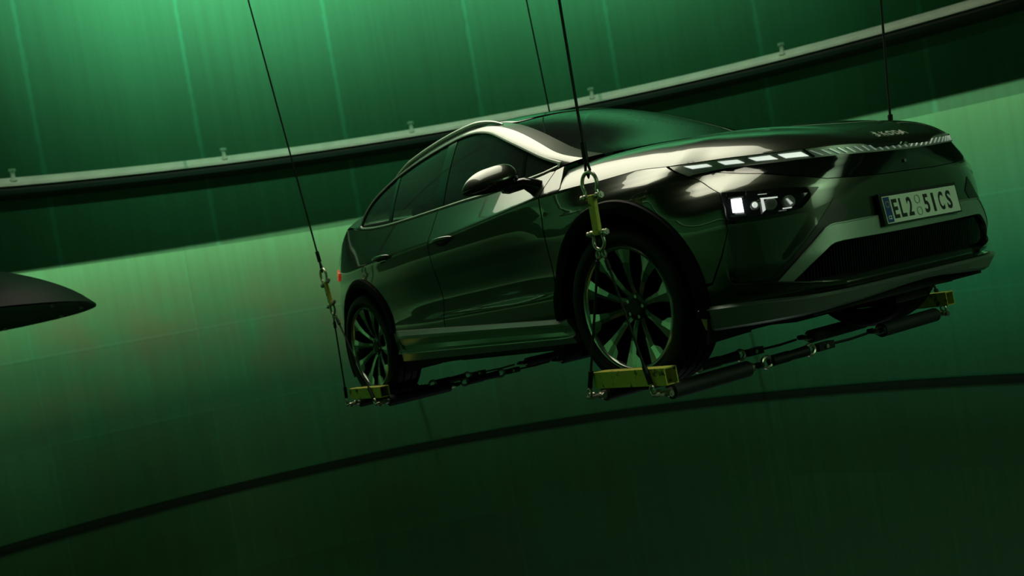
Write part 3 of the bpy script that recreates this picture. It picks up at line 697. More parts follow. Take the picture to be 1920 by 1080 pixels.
# ---- dark inner shell and underbody
def mk_core(s):
    p = [(0., .26), (0., .82)]+[(q, float(TZ(q))-.03) for q in np.linspace(.2, 2.0, 30)]+[(q, float(BELT(XS(q)))-.02) for q in np.linspace(2.01, 4.6, 20)]+[(SMAX-.3, .92), (SMAX, .92), (SMAX, .26)]
    p += flank(arc(-WB, WC, .47, 193, -13))+flank(arc(0, WC, .47, 193, -13))
    drapeF('inner_shell', P2(p, s), CORE, car, off=-.06, thick=0, st=.06)
both(mk_core)
ub = MB()
ub.box((-1.40, 0, .235), (2.15, .60, .02)).box((-1.38, 0, .235), (.80, .86, .02)).box((.62, 0, .245), (.14, .60, .015)).box((-3.4, 0, .25), (.15, .62, .02))
ub.box((-1.38, 0, .20), (.78, .55, .02)).box((.16, 0, .205), (.10, .52, .035)).box((-.05, -.45, .19), (.26, .05, .02)).box((-.05, .45, .19), (.26, .05, .02)).box((.30, .12, .215), (.10, .16, .05)).box((-2.6, 0, .21), (.16, .52, .035))
ub.box((.45, .25, .19), (.16, .12, .03)).box((.42, -.30, .205), (.12, .16, .02))
ub.build('underbody', CORE, car, smooth=False)
for x in (0, -WB):
    ax = MB()
    ax.cyl((x, -.78, WC), (x, .78, WC), .035, 12)
    for s in (-1, 1): ax.box((x, s*.45, .22), (.05, .30, .018)).box((x-.12, s*.55, .21), (.03, .2, .015))
    ax.build('suspension_arm', CORE, car)
# ---- hood
HX = list(np.linspace(-.40, .60, 52))+list(np.linspace(.615, .80, 26))+list(np.linspace(.806, .874, 26))+[.877, .880, .8825, .8842, .8849]
SH = np.linspace(0, float(SX(-.45)), 1600); EH = F(SH, TZ(SH)); iy = -EH[:, 1]; ix = EH[:, 0]
def yE(x): return np.interp(-np.asarray(x, float), -ix, iy)
def zE(x): return np.interp(-np.asarray(x, float), -ix, EH[:, 2])
ZC = pchip([-.6, -.4, -.1, .2, .4, .6, .72, .80, .84, .865, .88, .888], [1.14, 1.135, 1.118, 1.083, 1.049, 1.000, .958, .916, .889, .868, .850, .84])
PHI = pchip([0, .20, .355, .385, .415, .47, .60, .72, .82, .90, .95, .98, 1.0], [1, .995, .985, .965, .93, .915, .89, .82, .68, .46, .255, .11, 0])
def H(x, g, off=0):
    x = np.asarray(x, float); g = np.asarray(g, float); x, g = np.broadcast_arrays(x, g); ze = zE(x); d = np.maximum(ZC(x)-ze, 0)
    k = np.clip((.885-x)/.25, 0, 1)
    ph = PHI(np.abs(g)); soft = (1-np.abs(g)**4); ph = ph*k+soft*(1-k)
    return np.stack([x, -yE(x)*g, ze+d*ph+off], -1)
gs = np.sin(np.linspace(-1, 1, 91)*PI/2*.985)/math.sin(PI/2*.985)
gs = np.unique(np.r_[gs, .30, .34, .38, .41, .44, .47, .50, -.30, -.34, -.38, -.41, -.44, -.47, -.50])
XX, GG = np.meshgrid(HX, gs, indexing='ij'); HP = H(XX, GG)
gapm = (np.abs(GG) >= .999)
def grid_mesh(name, P, m, parent, thick=.012, flipz=True, smooth=True):
    a, b_ = P.shape[:2]; V = list(P.reshape(-1, 3)); f = [(i*b_+j, i*b_+j+1, (i+1)*b_+j+1, (i+1)*b_+j) for i in range(a-1) for j in range(b_-1)]
    o = mesh_obj(name, V, f, m, parent, smooth); bm = bmesh.new(); bm.from_mesh(o.data); bmesh.ops.recalc_face_normals(bm, faces=bm.faces); bm.to_mesh(o.data); bm.free()
    if thick:
        md = o.modifiers.new('thickness', 'SOLIDIFY'); md.thickness = thick; md.offset = -1 if flipz else 1
    return o
HPs = HP.copy(); HPs[..., 1] *= .997
hood = grid_mesh('hood', HPs, PAINT, car, .008)
# lettering on the hood nose
def text_mesh(txt, size=1, ext=.0, bold=False):
    cu = bpy.data.curves.new('t', 'FONT'); cu.body = txt; cu.size = size; cu.extrude = ext; cu.align_x = 'CENTER'; cu.align_y = 'CENTER'; cu.resolution_u = 3; cu.offset = (.012 if bold is True else bold)*size
    o = bpy.data.objects.new('t', cu); COL.objects.link(o); bpy.context.view_layer.update()
    me = bpy.data.meshes.new_from_object(o.evaluated_get(bpy.context.evaluated_depsgraph_get())); v = np.array([q.co[:] for q in me.vertices]); f = [tuple(q.vertices) for q in me.polygons]
    bpy.data.objects.remove(o); bpy.data.curves.remove(cu); bpy.data.meshes.remove(me); return v, f
for k, ch in enumerate('ŠKODA'):
    v, f = text_mesh(ch, .042, .0015, .004); yc = -.012+(k-2)*.045
    y = yc+v[:, 0]*1.25; x = .838-v[:, 1]*1.0
    P = H(x, -y/yE(x)); P[:, 2] += .003+v[:, 2]+.0
    mesh_obj('badge_letter', P, f, BADGE, hood, False)
# ---- greenhouse
DLO_top = [(-.455, 1.122), (-.62, 1.190), (-.787, 1.268), (-.95, 1.343), (-1.103, 1.412), (-1.22, 1.460), (-1.341, 1.495), (-1.46, 1.517), (-1.60, 1.527), (-1.784, 1.523), (-2.05, 1.505), (-2.327, 1.468), (-2.52, 1.425), (-2.691, 1.370), (-2.79, 1.305), (-2.84, 1.235), (-2.835, 1.207)]
dbot = [(x, float(BELT(x))+.010) for x in np.linspace(-2.80, -.46, 48)]
dtop = nat(np.arange(len(DLO_top)), np.array(DLO_top))(np.linspace(0, len(DLO_top)-1, 70))
DLO = [tuple(q) for q in dtop]+dbot
KPTS = [tuple(q) for q in kf(np.linspace(0, KU, 90))]
fr = KPTS+[(x, float(BELT(x))+.003) for x in np.linspace(-3.08, -.39, 50)]
def mk_green(s):
    S_f, N_f = (G, Gn) if s > 0 else (GL, GLn)
    drape('window_frame', fr, S_f, N_f, PAINT, car, off=.0, thick=.015, st=.014, holes=[DLO])
    def win(name, x0, x1, m=TINT, off=-.006):
        # clip the opening between two slanted pillar lines
        def cut(poly, xa, sl_, keep):
            out = []; n = len(poly); val = lambda q: (q[0]-(xa+sl_*(q[1]-1.12)))*keep
            for i in range(n):
                a, b = poly[i], poly[(i+1) % n]; va, vb = val(a), val(b)
                if va >= 0: out.append(a)
                if va*vb < 0: t = va/(va-vb); out.append((a[0]+(b[0]-a[0])*t, a[1]+(b[1]-a[1])*t))
            return out
        p = cut(cut(DLO, x0[0], x0[1], -1), x1[0], x1[1], 1)
        p2 = [p[0]]
        for q in p[1:]:
            if math.hypot(q[0]-p2[-1][0], q[1]-p2[-1][1]) > .004: p2.append(q)
        return drape(name, p2, GG_ if s > 0 else GGL, GGn if s > 0 else GGLn, m, car, off=off, thick=0 if m is TINT else .01, st=.03)
    q0, q1, q2, q3, q4 = (-.75, -.10), (-1.60, -.08), (-1.70, -.08), (-2.30, -.10), (-2.345, -.10)
    win('front_quarter_window', (9, 0), q0); win('front_window', (q0[0]-.025, q0[1]), q1); win('rear_window', q2, q3); win('rear_quarter_window', q4, (-9, 0))
    win('pillar_panel', q0, (q0[0]-.025, q0[1]), GLOSSBLACK, -.003); win('pillar_panel', q1, q2, GLOSSBLACK, -.003); win('pillar_panel', q3, q4, GLOSSBLACK, -.003)
    # bright moulding around the opening
    L = resample(DLO, .03); P = [S_f(q[0], q[1], .003) for q in L]
    b = MB(); V = []; n = len(L)
    for i in range(n):
        a = np.array(L[i-1]); c = np.array(L[(i+1) % n]); t = (c-a)/np.linalg.norm(c-a); nn = np.array([-t[1], t[0]])
        for o_, w_ in ((.000, -.009), (.009, -.003), (.007, .004), (.000, .007)): q = np.array(L[i])+nn*w_; V.append(tuple(S_f(q[0], q[1], o_)))
    b.add(V, [(i*4+k, i*4+(k+1) % 4, ((i+1) % n)*4+(k+1) % 4, ((i+1) % n)*4+k) for i in range(n) for k in range(4)])
    b.build('window_moulding', CHROME, car)
both(mk_green)
# roof shell
CU = pchip([0, .25*KU, .32*KU, .55*KU, .8*KU, KU], [.26, .15, .12, .02, -.04, -.10]); CZ = pchip([0, .1*KU, .3*KU, .6*KU, KU], [.012, .02, .042, .05, .04])
def RF(u, g, off=0):
    u = np.asarray(u, float); g = np.asarray(g, float); u, g = np.broadcast_arrays(u, g); K = kf(u.ravel()).reshape(u.shape+(2,)); E_ = G(K[..., 0], K[..., 1])
    return np.stack([E_[..., 0]+CU(u)*(1-g**2), E_[..., 1]*g, E_[..., 2]+CZ(u)*(1-np.abs(g)**2.4)+off], -1)
uH = float(np.interp(1.14, -kf(np.linspace(0, KU, 500))[:, 0], np.linspace(0, KU, 500)))
uR = float(np.interp(2.72, -kf(np.linspace(0, KU, 500))[:, 0], np.linspace(0, KU, 500)))
def RG(name, u0, u1, g0, g1, m, off=0, nu=40, ng=30, thick=.010):
    U, Gg = np.meshgrid(np.linspace(u0, u1, nu), np.linspace(g0, g1, ng), indexing='ij'); P = RF(U, Gg, off)
    return grid_mesh(name, P, m, car, thick)
for s in (1, -1):
    RG('roof_side', -.0, uR, .885*s, s*1.0, PAINT, nu=70, ng=8, thick=0)
RG('windshield', 0, uH, -.88, .88, SCREEN, -.002, thick=0)
RG('roof_panel', uH+.012, uR, -.88, .88, GLOSSBLACK, 0)
RG('rear_windshield', uR+.01, KU-.02, -.90, .90, TINT, 0, thick=0)
for s in (1, -1): RG('rear_pillar', uR+.005, KU, .905*s, s*1.0, PAINT, ng=6, thick=0)
# tail panel from spoiler lip to the shoulder
P = []
for t in np.linspace(0, 1, 14):
    row = []
    for g in np.linspace(-1, 1, 41):
        a = RF(KU, g); sg = (SMAX-.0)-(1-abs(0))*0; q = F(np.sign(g if g else 1)*(SMAX-abs(g)*(SMAX-float(SX(-3.27)))), .95); 
        e = F(np.sign(g if g else 1)*(SMAX-abs(g)*(SMAX-float(SX(-3.27)))), 1.0); row.append(a*(1-t)+np.array([q[0], q[1], .945])*t+np.array([-.05, 0, 0])*math.sin(PI*t))
    P.append(row)
grid_mesh('tail_panel', np.array(P), PAINT, car, .01)
# ---- wipers hidden at the cowl, dark cowl
cw = []
for g in np.linspace(-.97, .97, 40):
    a = H(-.395, g); b_ = RF(.03, g); cw.append([a-np.array([0, 0, .012]), a-np.array([.05, 0, .03]), b_-np.array([0, 0, .02])])
grid_mesh('cowl', np.array(cw), SATINBLACK, car, 0)
# ---- roof rails
for s in (1, -1):
    us = np.linspace(uH+.07, uR-.02, 40); pts = []; rad = []
    for i, q in enumerate(us):
        e = min(1, min(i, 39-i)/8)**.7; p_ = RF(q, .95*s, .0); pts.append(p_+np.array([0, 0, .002+.022*e])); rad.append(.005+.011*e)
    MB().tube(pts, rad, 12).build('roof_rail', CHROME, car)
# ---- tail lights
for s in (1, -1):
    q = [(float(SX(-3.20)), .935), (float(SX(-3.34)), .975), (float(SX(-3.34))+.40, .965), (float(SX(-3.34))+.42, .90), (float(SX(-3.28)), .885)]
    drapeF('tail_light', P2(q, s), RED, car, off=.012, thick=.02, st=.03)
# ---- door handles
for s in (1, -1):
    for q0, q1, z in ((2.872, 3.105, .917), (3.70, 3.935, .931)):
        pts = []; rad = []
        for t in np.linspace(0, 1, 18):
            o = .006+.026*math.sin(PI*t)**.5; pts.append(F((q0+(q1-q0)*t)*s, z+.006*t, o)); rad.append(.005+.011*math.sin(PI*t)**.4)
        h = MB().tube(pts, rad, 12).build('door_handle', PAINT, car)
        drapeF('handle_recess', P2([(q0+.04+.07*math.cos(a), z-.004+.026*math.sin(a)) if math.cos(a) > 0 and 0 else ((q0+q1)/2+.085*math.cos(a), z-.004+.030*math.sin(a)) for a in np.linspace(0, 2*PI, 24)[:-1]], s), GLOSSBLACK, h, off=.0015, thick=.0, st=.02)
# ---- door mirrors
def mk_mirror(s):
    C0 = np.array([-.675, -1.055, 1.090]); AXm = np.array([-.30, -.954, -.05]); AXm /= np.linalg.norm(AXm); FX = np.cross(AXm, [0, 0, 1.]); FX /= np.linalg.norm(FX)
    if FX[0] < 0: FX = -FX
    UP = np.cross(FX, AXm); UP = UP if UP[2] > 0 else -UP
    def shell(t, a):      # t in -1..1 along the long axis
        w = (1-abs(t)**2.6)**.5*(1.0 if t < 0 else 1.0); hz = .078*w*(1-.22*t); hx = .078*w
        ca, sa = math.cos(a), math.sin(a); e = .92
        e = 1.4 if (ca > 0 and sa > 0) else .92
        y = math.copysign(abs(ca)**e, ca)*hx; z = math.copysign(abs(sa)**e, sa)*hz
        if z < 0: z *= .62
        if y < 0: y *= .55
        return C0+AXm*(t*.150)+FX*(y+.01)+UP*(z-.020*t*abs(t))
    def part(name, a0, a1, m, par, n=30, k=26):
        V = []
        for i in range(n):
            t = -1+2*i/(n-1); t = math.sin(t*PI/2)*.998
            for j in range(k): V.append(shell(t, a0+(a1-a0)*j/(k-1))*np.array([1, s, 1]))
        f = [(i*k+j, i*k+j+1, (i+1)*k+j+1, (i+1)*k+j) for i in range(n-1) for j in range(k-1)]
        return MB().add(V, f).build(name, m, par, angle=60)
    root = part('door_mirror', -.10, PI+.25, PAINT, car)
    part('lower_shell', -PI+.25, -.10, GLOSSBLACK, root)
    A = C0-AXm*.09-UP*.03; B_ = F(float(SX(-.56)), 1.035, .0)
    mid = (A+B_)/2+np.array([0.02, 0, .012]); k = np.array([1, s, 1])
    MB().tube([q*k for q in (A+AXm*.03, A-UP*.005, mid, B_+np.array([0, -.012, 0]), B_+np.array([0, .02, -.02]))], [.030, .034, .030, .042, .05], 14).build('mirror_arm', GLOSSBLACK, root)
both(mk_mirror)
# ---- licence plate
def plate():
    c = F(-.02, .573, .02); c = np.array([.9055, .012, .573]); n = np.array([.9978, 0, .0666]); n /= np.linalg.norm(n); up = np.array([-n[2], 0, n[0]]); rt = np.array([0, 1., 0])   # rt: reading direction
    def place(v, f, name, m, par, dep):
        P = [c+rt*q[0]+up*q[1]+n*(dep+q[2]) for q in v]; return mesh_obj(name, P, f, m, par, False)
    def boxv(w, h, d, x=0, y=0): return [np.array([x+a*w/2, y+b*h/2, e*d]) for a in (-1, 1) for b in (-1, 1) for e in (0, 1)], [(0, 1, 3, 2), (4, 6, 7, 5), (0, 4, 5, 1), (2, 3, 7, 6), (0, 2, 6, 4), (1, 5, 7, 3)]
    v, f = boxv(.545, .132, .012, 0, .004); pl = place(v, f, 'licence_plate_holder', PBLACK, car, -.016)
    v, f = boxv(.520, .112, .004); p = place(v, f, 'licence_plate', PLATE, pl, -.004)
    v, f = boxv(.040, .104, .0012, -.236, 0); place(v, f, 'blue_band', BLUE, p, 0)
    def txt(t, x, y, w, h, m=INK, d=.0006):
        v, f = text_mesh(t, 1, .0, .028 if t != '1' else .0); v = v.copy(); lo = v.min(0); hi = v.max(0); v[:, 0] = (v[:, 0]-(lo[0]+hi[0])/2)/(hi[0]-lo[0])*w+x; v[:, 1] = (v[:, 1]-(lo[1]+hi[1])/2)/(hi[1]-lo[1])*h+y; v[:, 2] = 0
        place(v, f, 'plate_character', m, p, d)
        for e in (-.0009, .0009):
            pass
    xs = {'E': -.186, 'L': -.137, '2': -.087}
    v = [] 
    for ch, x in [('E', -.188), ('L', -.139), ('2', -.089), ('5', .028), ('1', .079), ('C', .135), ('S', .192)]:
        txt(ch, x, 0, .037 if ch != '1' else .017, .080, INK, .0008)
    txt('CZ', -.236, -.032, .024, .015, PLATE, .0018)
    b = MB()
    for k in range(12):
        a = 2*PI*k/12; q = c+rt*(-.236+.012*math.cos(a))+up*(.022+.012*math.sin(a))+n*.0018; b.box(q, (.0008, .0016, .0016))
    b.build('star_ring', mat('plate_yellow', (.7, .6, .1)), p, smooth=False)
    for z in (.024, -.026):
        v, f = [], []; 
        for k in range(24): a = 2*PI*k/24; v.append(np.array([-.031+.0185*math.cos(a), z+.0185*math.sin(a), 0])); v.append(np.array([-.031+.0155*math.cos(a), z+.0155*math.sin(a), 0]))
        f = [(2*k, 2*((k+1) % 24), 2*((k+1) % 24)+1, 2*k+1) for k in range(24)]; place(v, f, 'round_sticker', mat('sticker_green', (.25, .36, .27)), p, .0022)
plate()
sn = MB(); q = F(.028, .765, .004); sn.cyl(q, q+np.array([.006, 0, 0]), -.0+.007, 16).build('parking_camera', LAMPSILVER, car)
# ---- wheels
def make_wheel():
    """local frame: axle along y, outer face towards -y, centre at the origin"""
    hub = MB()
    # rim barrel and lip
    hub.lathe([(.246, .10), (.262, .02), (.262, -.085), (.266, -.101), (.270, -.105), (.279, -.108), (.284, -.103), (.283, -.085), (.272, -.07), (.268, .10)], (0, 0, 0), 120)
    rim = hub.build('wheel', ALLOY, None)
    b = MB(); dk = MB()
    for k in range(10):
        th = 2*PI*k/10+.16
        def pt(r, da, dep): a = th+math.radians(da); return (r*math.cos(a), dep, r*math.sin(a))
        # left edge, ridge, right edge from hub to rim
        Ls = [(.058, -16, -.040), (.095, -8.5, -.058), (.150, -6.4, -.074), (.205, -7.2, -.086), (.268, -9.2, -.094)]
        Ms = [(.058, 0, -.046), (.095, .3, -.066), (.150, .6, -.083), (.205, .6, -.093), (.268, 0, -.098)]
        Rs = [(.058, 16, -.040), (.095, 8.5, -.058), (.150, 6.4, -.074), (.205, 5.8, -.088), (.268, 7.0, -.096)]
        V = [pt(*q) for q in Ls]+[pt(*q) for q in Ms]+[pt(*q) for q in Rs]; n = 5
        f = [(i, i+1, n+i+1, n+i) for i in range(4)]+[(n+i, n+i+1, 2*n+i+1, 2*n+i) for i in range(4)]
        b.add(V, f)
        # machined outer wing, one side, stepped
        V = [pt(.205, 5.0, -.088), pt(.268, 6.6, -.096), pt(.268, 12.5, -.094), pt(.232, 10.5, -.084)]; b.add(V, [(0, 1, 2, 3)])
        # dark flanks going inwards
        for E_, sg in ((Ls, -1), (Rs, 1)):
            V = [pt(*q) for q in E_]+[pt(q[0], q[1]+sg*1.5, q[2]+.05) for q in E_]; dk.add(V, [(i, i+1, 5+i+1, 5+i) for i in range(4)])
    mb = b.build('spokes', ALLOY, rim, angle=8); dk.build('spoke_flanks', ALLOYDARK, rim, angle=40)
    MB().lathe([(.0, -.055), (.036, -.055), (.040, -.050), (.062, -.046), (.066, -.030), (.066, .0), (0, .0)], (0, 0, 0), 48).build('hub_cap', ALLOYDARK, rim)
    nb = MB()
    for k in range(5):
        a = 2*PI*k/5; nb.cyl((.048*math.cos(a), -.052, .048*math.sin(a)), (.048*math.cos(a), -.030, .048*math.sin(a)), .009, 6)
    nb.build('wheel_bolts', ALLOY, rim)
    MB().lathe([(.06, .03), (.18, .03), (.18, .055), (.06, .055)], (0, 0, 0), 64).build('brake_disc', ALLOYDARK, rim)
    MB().lathe([(.02, .058), (.25, .058), (.25, .07), (.02, .07)], (0, 0, 0), 48).build('wheel_backing', CORE, rim)
    # tyre
    pr = [(.279, -.080), (.284, -.102), (.294, -.112), (.310, -.119), (.335, -.118), (.352, -.111), (.363, -.098)]
    gr = []
    for y0 in (-.075, -.028, .028, .075): gr += [(.369 if abs(y0) > .05 else .371, y0-.006), (.361, y0-.004), (.361, y0+.004), (.369 if abs(y0) > .05 else .371, y0+.006)]
    prof = pr+gr+[(r, -y) for r, y in pr[::-1]]
    ty = MB().lathe(prof, (0, 0, 0), 140, closed=False); v = ty.v
    tyre = ty.build('tyre', RUBBER, rim, angle=50)
    return rim
def copy_tree(o, parent=None):
    c = o.copy(); COL.objects.link(c); c.parent = parent
    for ch in [q for q in o.children]: copy_tree(ch, c)
    return c
w0 = make_wheel()
def put_wheel(o, x, y, flip, steer=0, spin=0):
    o.parent = car; o.matrix_parent_inverse = Matrix.Translation((1.38, 0, 0))
    o.matrix_basis = Matrix.Translation((x, y, WC)) @ Matrix.Rotation(steer+(PI if flip else 0), 4, 'Z') @ Matrix.Rotation(spin, 4, 'Y')
wl = [copy_tree(w0) for _ in range(3)]
put_wheel(w0, 0, -.81, False, .05, .0); put_wheel(wl[0], 0, .81, True, .05, .5); put_wheel(wl[1], -WB, -.81, False, 0, .3); put_wheel(wl[2], -WB, .81, True, 0, .9)
# ---- interior
def seat(x, y, wide=.25):
    b = MB(); b.box((x, y, .70), (.25, wide, .06)); R = Matrix.Rotation(-.22, 3, 'Y'); b.box((x-.27, y, .98), (.06, wide*.92, .30), R); b.box((x-.34, y, 1.31), (.04, .11, .07), R)
    o = b.build('seat', INTER, car, smooth=True); md = o.modifiers.new('soft', 'BEVEL'); md.width = .04; md.segments = 3; return o
for x, y, w_ in ((-1.25, -.37, .25), (-1.25, .37, .25), (-2.15, 0, .58)): seat(x, y, w_)
sw = MB().tube([(-.85+.07*math.sin(a), .37+.17*math.cos(a), 1.02+.165*math.sin(a)) for a in np.linspace(0, 2*PI, 33)[:-1]], .014, 8, closed=True).box((-.85, .37, 1.02), (.02, .06, .04)).cyl((-.85, .37, 1.02), (-.62, .37, .95), .03, 10)
sw.build('steering_wheel', INTER, car)
d0 = MB().box((-.58, 0, .95), (.20, .70, .10)).box((-.70, 0, .80), (.12, .15, .25)); o = d0.build('dashboard', INTER, car); md = o.modifiers.new('soft', 'BEVEL'); md.width = .03; md.segments = 3
MB().box((-1.7, 0, .50), (1.2, .78, .03)).build('cabin_floor', INTER, car)
# ------------------------------------------------------------------ lifting gear
def unit(v): v = np.array(v, float); return v/np.linalg.norm(v)
def frame(up, pin):
    up = unit(up); pin = np.array(pin, float); pin = unit(pin-up*(pin@up)); return up, pin, np.cross(up, pin)
def shackle(name, pin_c, up, pin, R, wire, half, label, group, legs=1.0):
    """bow shackle: pin through pin_c, bow rising along up"""
    up, pin, nn = frame(up, pin); c = np.array(pin_c, float)
    pts = [c-pin*half, c-pin*half*1.02+up*R*.35*legs]
    for a in np.linspace(-.20*PI, 1.20*PI, 20)[::-1]: pts.append(c+up*(R*1.25*legs)+pin*math.cos(a)*R+up*math.sin(a)*R)
    pts += [c+pin*half*1.02+up*R*.35*legs, c+pin*half]
    pts = [pts[0], pts[1]]+pts[2:-2]+pts[-2:]
    t = MB().tube(pts, wire, 10).ball(c-pin*half, wire*1.9, 12).ball(c+pin*half, wire*1.9, 12).build(name, STEEL)
    t.name = name; tag(t, label, 'shackle', group)
    b = MB().cyl(c-pin*(half+wire*3.2), c+pin*(half+wire*3.4), wire*.85, 10); b.build('pin', STEEL, t)
    MB().cyl(c+pin*(half+wire*1.7), c+pin*(half+wire*3.0), wire*1.7, 6).build('nut', STEEL, t)
    MB().cyl(c-pin*(half+wire*3.2), c-pin*(half+wire*1.9), wire*1.6, 12).build('pin_head', STEEL, t)
    return t
def tshackle(*a, **k):
    o = shackle(*a, **k)
    for q in [o]+list(o.children): q.data.materials.clear(); q.data.materials.append(WIRE)
    return o
def loop(b, c, ax_up, side, r, wire):
    a_, s_, _ = frame(ax_up, side); b.tube([c+a_*r*math.cos(t)*1.35+s_*r*math.sin(t) for t in np.linspace(0, 2*PI, 19)[:-1]], wire, 8, closed=True)
def corner(x_ends, base_up, sgn, ring_x, word, far):
    """x_ends: x of the two padded tubes; the gear hangs on the plane y = sgn * 1.05"""
    y = sgn*1.05; z0 = .004; up = unit(base_up); pin = np.array([1., 0, 0]); up_, pn, nn = frame(up, pin)
    A = np.array([ring_x, y, .716])                               # lower pin
    B = A+up*.158                                                 # upper pin
    shackle('bow_shackle', B, up, pn, .050, .0085, .042, f'galvanised bow shackle at the top of the yellow link by the {word} wheel', None, .9)
    lb = MB(); R = np.stack([pn, nn, up], 1); lb.box((A+B)/2, (.021, .012, .088), R); o = lb.build('link_bar', YELLOW, smooth=False); tag(o, f'short worn yellow steel link bar hanging above the {word} wheel', 'link bar')
    md = o.modifiers.new('edge', 'BEVEL'); md.width = .004
    shackle('bow_shackle', A, -up, pn, .036, .008, .040, f'galvanised bow shackle under the yellow link by the {word} wheel', None, .8)
    T = A-up*.090
    # hoist rope
    F0 = B+up*.205; top = F0+up*((12.0-F0[2])/up[2])
    rope = MB().tube([F0, top], .0065, 8).build('hoist_rope', WIRE); tag(rope, f'long dark wire rope rising from the {word} wheel up out of the frame', 'wire rope')
    MB().cyl(F0-up*.045, F0+up*.03, .013, 12).build('ferrule', WIRE, rope)
    C_ = B+up*.095
    MB().tube([F0-up*.03, F0-up*.06-pn*.006, C_+up*.02-pn*.012, C_-up*.012, C_+up*.02+pn*.018, F0-up*.06+pn*.008, F0-up*.03], .0062, 8).build('eye_loop', WIRE, rope)
    # sling legs
    for xe, side, w2 in ((x_ends[0], -1, 'rearward'), (x_ends[1], 1, 'forward')):
        E_ = np.array([xe, y, z0]); P0 = T+pn*side*.020; dr = unit(E_-P0)
        leg = MB().tube([P0+dr*.02, E_-dr*.05], .0058, 8).build('sling_rope', WIRE); tag(leg, f'{w2} leg of the thin wire sling beside the {word} wheel', 'wire rope')
        b = MB(); loop(b, P0-dr*-.002, dr, pn, .0115, .005); b.build('thimble', STEEL, leg)
        MB().cyl(P0+dr*.03, P0+dr*.075, .0105, 10).build('ferrule', WIRE, leg)
        MB().cyl(E_-dr*.13, E_-dr*.05, .0115, 10).build('ferrule', WIRE, leg)
        b = MB(); loop(b, E_-dr*.022, dr, pn, .014, .0055); b.build('thimble', STEEL, leg)
        # tube end shackle lies flat, bow outward
        inn = np.array([0, -sgn, 0.])
        shackle('bow_shackle', E_+inn*.050+np.array([0, 0, .0]), -inn, pn, .024, .0085, .026, f'galvanised shackle on the {w2} padded tube end at the {word} wheel', None, .9)
        tb = MB().cyl((xe, sgn*.955, z0), (xe, sgn*.49, z0), .036, 20); o = tb.build('padded_tube', PAD); tag(o, f'black padded tube under the {w2} side of the {word} tyre', 'padded tube', None)
        MB().cyl((xe, sgn*.985, z0), (xe, sgn*.95, z0), .016, 14).build('end_eye', STEEL, o)
        MB().cyl((xe, sgn*.50, z0), (xe, sgn*.455, z0), .020, 14).build('end_eye', STEEL, o)
    # hollow yellow spacer beam on the tubes
    xa, xb = x_ends[0]+.045, x_ends[1]+.075; zc, hh, hw, t = .078, .036, .034, .005; yc = sgn*1.005
    v = []; 
    for x in (xa, xb):
        for (h_, w_) in ((hh, hw), (hh-t, hw-t)):
            v += [(x, yc-w_, zc-h_), (x, yc+w_, zc-h_), (x, yc+w_, zc+h_), (x, yc-w_, zc+h_)]
    f = []
    for k in range(4):
        k2 = (k+1) % 4; f += [(k, k2, 8+k2, 8+k), (4+k, 12+k, 12+k2, 4+k2), (k, 4+k, 4+k2, k2), (8+k, 8+k2, 12+k2, 12+k)]
    o = MB().add(v, f).build('spacer_beam', YELLOW, smooth=False); tag(o, f'worn yellow square hollow beam at the foot of the {word} wheel', 'beam')
for xs, bu, sg, rx, wd in (((-.206, .240), (.045, 0, 1), -1, .078, 'near front'), ((-3.005, -2.525), (-.20, 0, 1), -1, -2.955, 'near rear'),
                           ((-.206, .240), (.13, 0, 1), 1, .10, 'far front'), ((-3.005, -2.525), (-.02, 0, 1), 1, -2.80, 'far rear')):
    corner(xs, bu, sg, rx, wd, sg > 0)
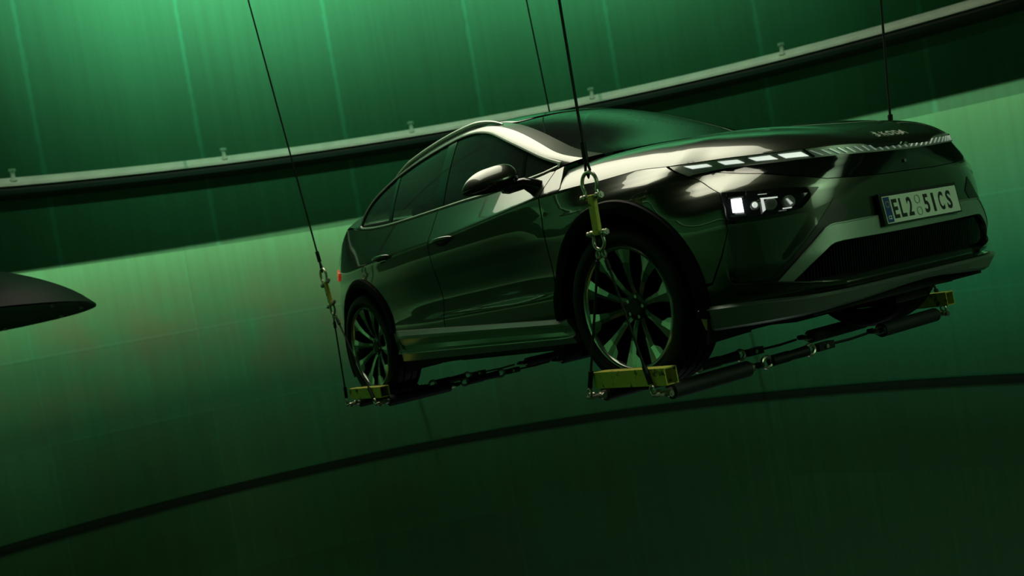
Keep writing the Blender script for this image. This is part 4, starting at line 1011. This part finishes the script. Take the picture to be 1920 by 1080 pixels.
def cross(x, word):
    z = .008
    def P(y): return np.array([x, y, z])
    o = MB().cyl(P(-.335), P(-.215), .026, 14).cyl(P(-.215), P(-.085), .022, 14, 0, .026).build('turnbuckle', WIRE); tag(o, f'thick turnbuckle in the cross tie under the {word}', 'turnbuckle')
    for a, b_ in ((-.345, -.375), (-.075, -.045)):
        q = MB(); loop(q, P((a+b_)/2), (0, 1, 0), (0, 0, 1), .024, .009); q.build('eye', STEEL, o)
    for a, b_, w2 in ((-.455, -.375, 'near'), (.465, .385, 'far')):
        sg = 1 if b_ > a else -1
        tshackle('tie_shackle', P(a+.012*sg), (0, sg, 0), (1, 0, 0), .022, .008, .024, f'small dark shackle at the {w2} end of the cross tie under the {word}', None, .8)
    c = MB().box(P(.04), (.022, .055, .018)).build('clevis', WIRE, smooth=False); tag(c, f'blocky clevis beside the turnbuckle under the {word}', 'clevis')
    MB().cyl(P(.03)+np.array([-.035, 0, 0]), P(.03)+np.array([.035, 0, 0]), .010, 10).build('pin', STEEL, c)
    r_o = MB().tube([P(.09), P(.24)+np.array([0, 0, -.004]), P(.375)], .0065, 8).build('tie_rope', WIRE); tag(r_o, f'thin wire rope of the cross tie under the {word}', 'wire rope')
cross(.240, 'front bumper'); cross(-.206, 'front axle'); cross(-2.525, 'rear floor'); cross(-3.005, 'rear bumper')
# ------------------------------------------------------------------ domed shade at the left edge
DC = np.array([-5.10, -3.60, 1.11]); DR = 1.385
prof = [(0.001, .47)]+[(DR*q, .47*(1-q*q)**.75) for q in np.linspace(.06, .985, 26)]+[(DR*1.01, .0), (DR*1.01, -.012), (DR*.97, -.006), (DR*.5, .05), (.001, .06)]
o = MB().lathe(prof, tuple(DC), 128, 'z', closed=False).build('domed_shade', mat('dark_glossy_shade', (.0022, .0035, .0032), .5, 0, 0, spec=.08), angle=40); tag(o, 'large dark glossy domed shade cut off by the left edge of the picture', 'domed shade')
MB().cyl(DC+np.array([0, 0, .5]), DC+np.array([0, 0, 11.0]), .02, 10).build('suspension_rod', WIRE, o)
for k in range(12):
    a = 2*PI*k/12+.35; q = DC+np.array([DR*.93*math.cos(a), DR*.93*math.sin(a), -.004]); MB().cyl(q+np.array([0, 0, .02]), q-np.array([0, 0, .018]), .014, 8).build('rim_bolt', STEEL, o)
GROUPS = {'bow_shackle': 'galvanised bow shackles of the lifting gear', 'tie_shackle': 'small shackles of the cross ties', 'link_bar': 'yellow link bars above the wheels', 'hoist_rope': 'hoist ropes holding the car',
          'sling_rope': 'wire slings beside the wheels', 'padded_tube': 'padded tubes under the tyres', 'spacer_beam': 'yellow beams at the feet of the wheels', 'turnbuckle': 'turnbuckles of the cross ties', 'clevis': 'clevises of the cross ties', 'tie_rope': 'thin ropes of the cross ties'}
for o in bpy.data.objects:
    g = GROUPS.get(o.name.split('.')[0])
    if g and o.parent is None: o['group'] = g
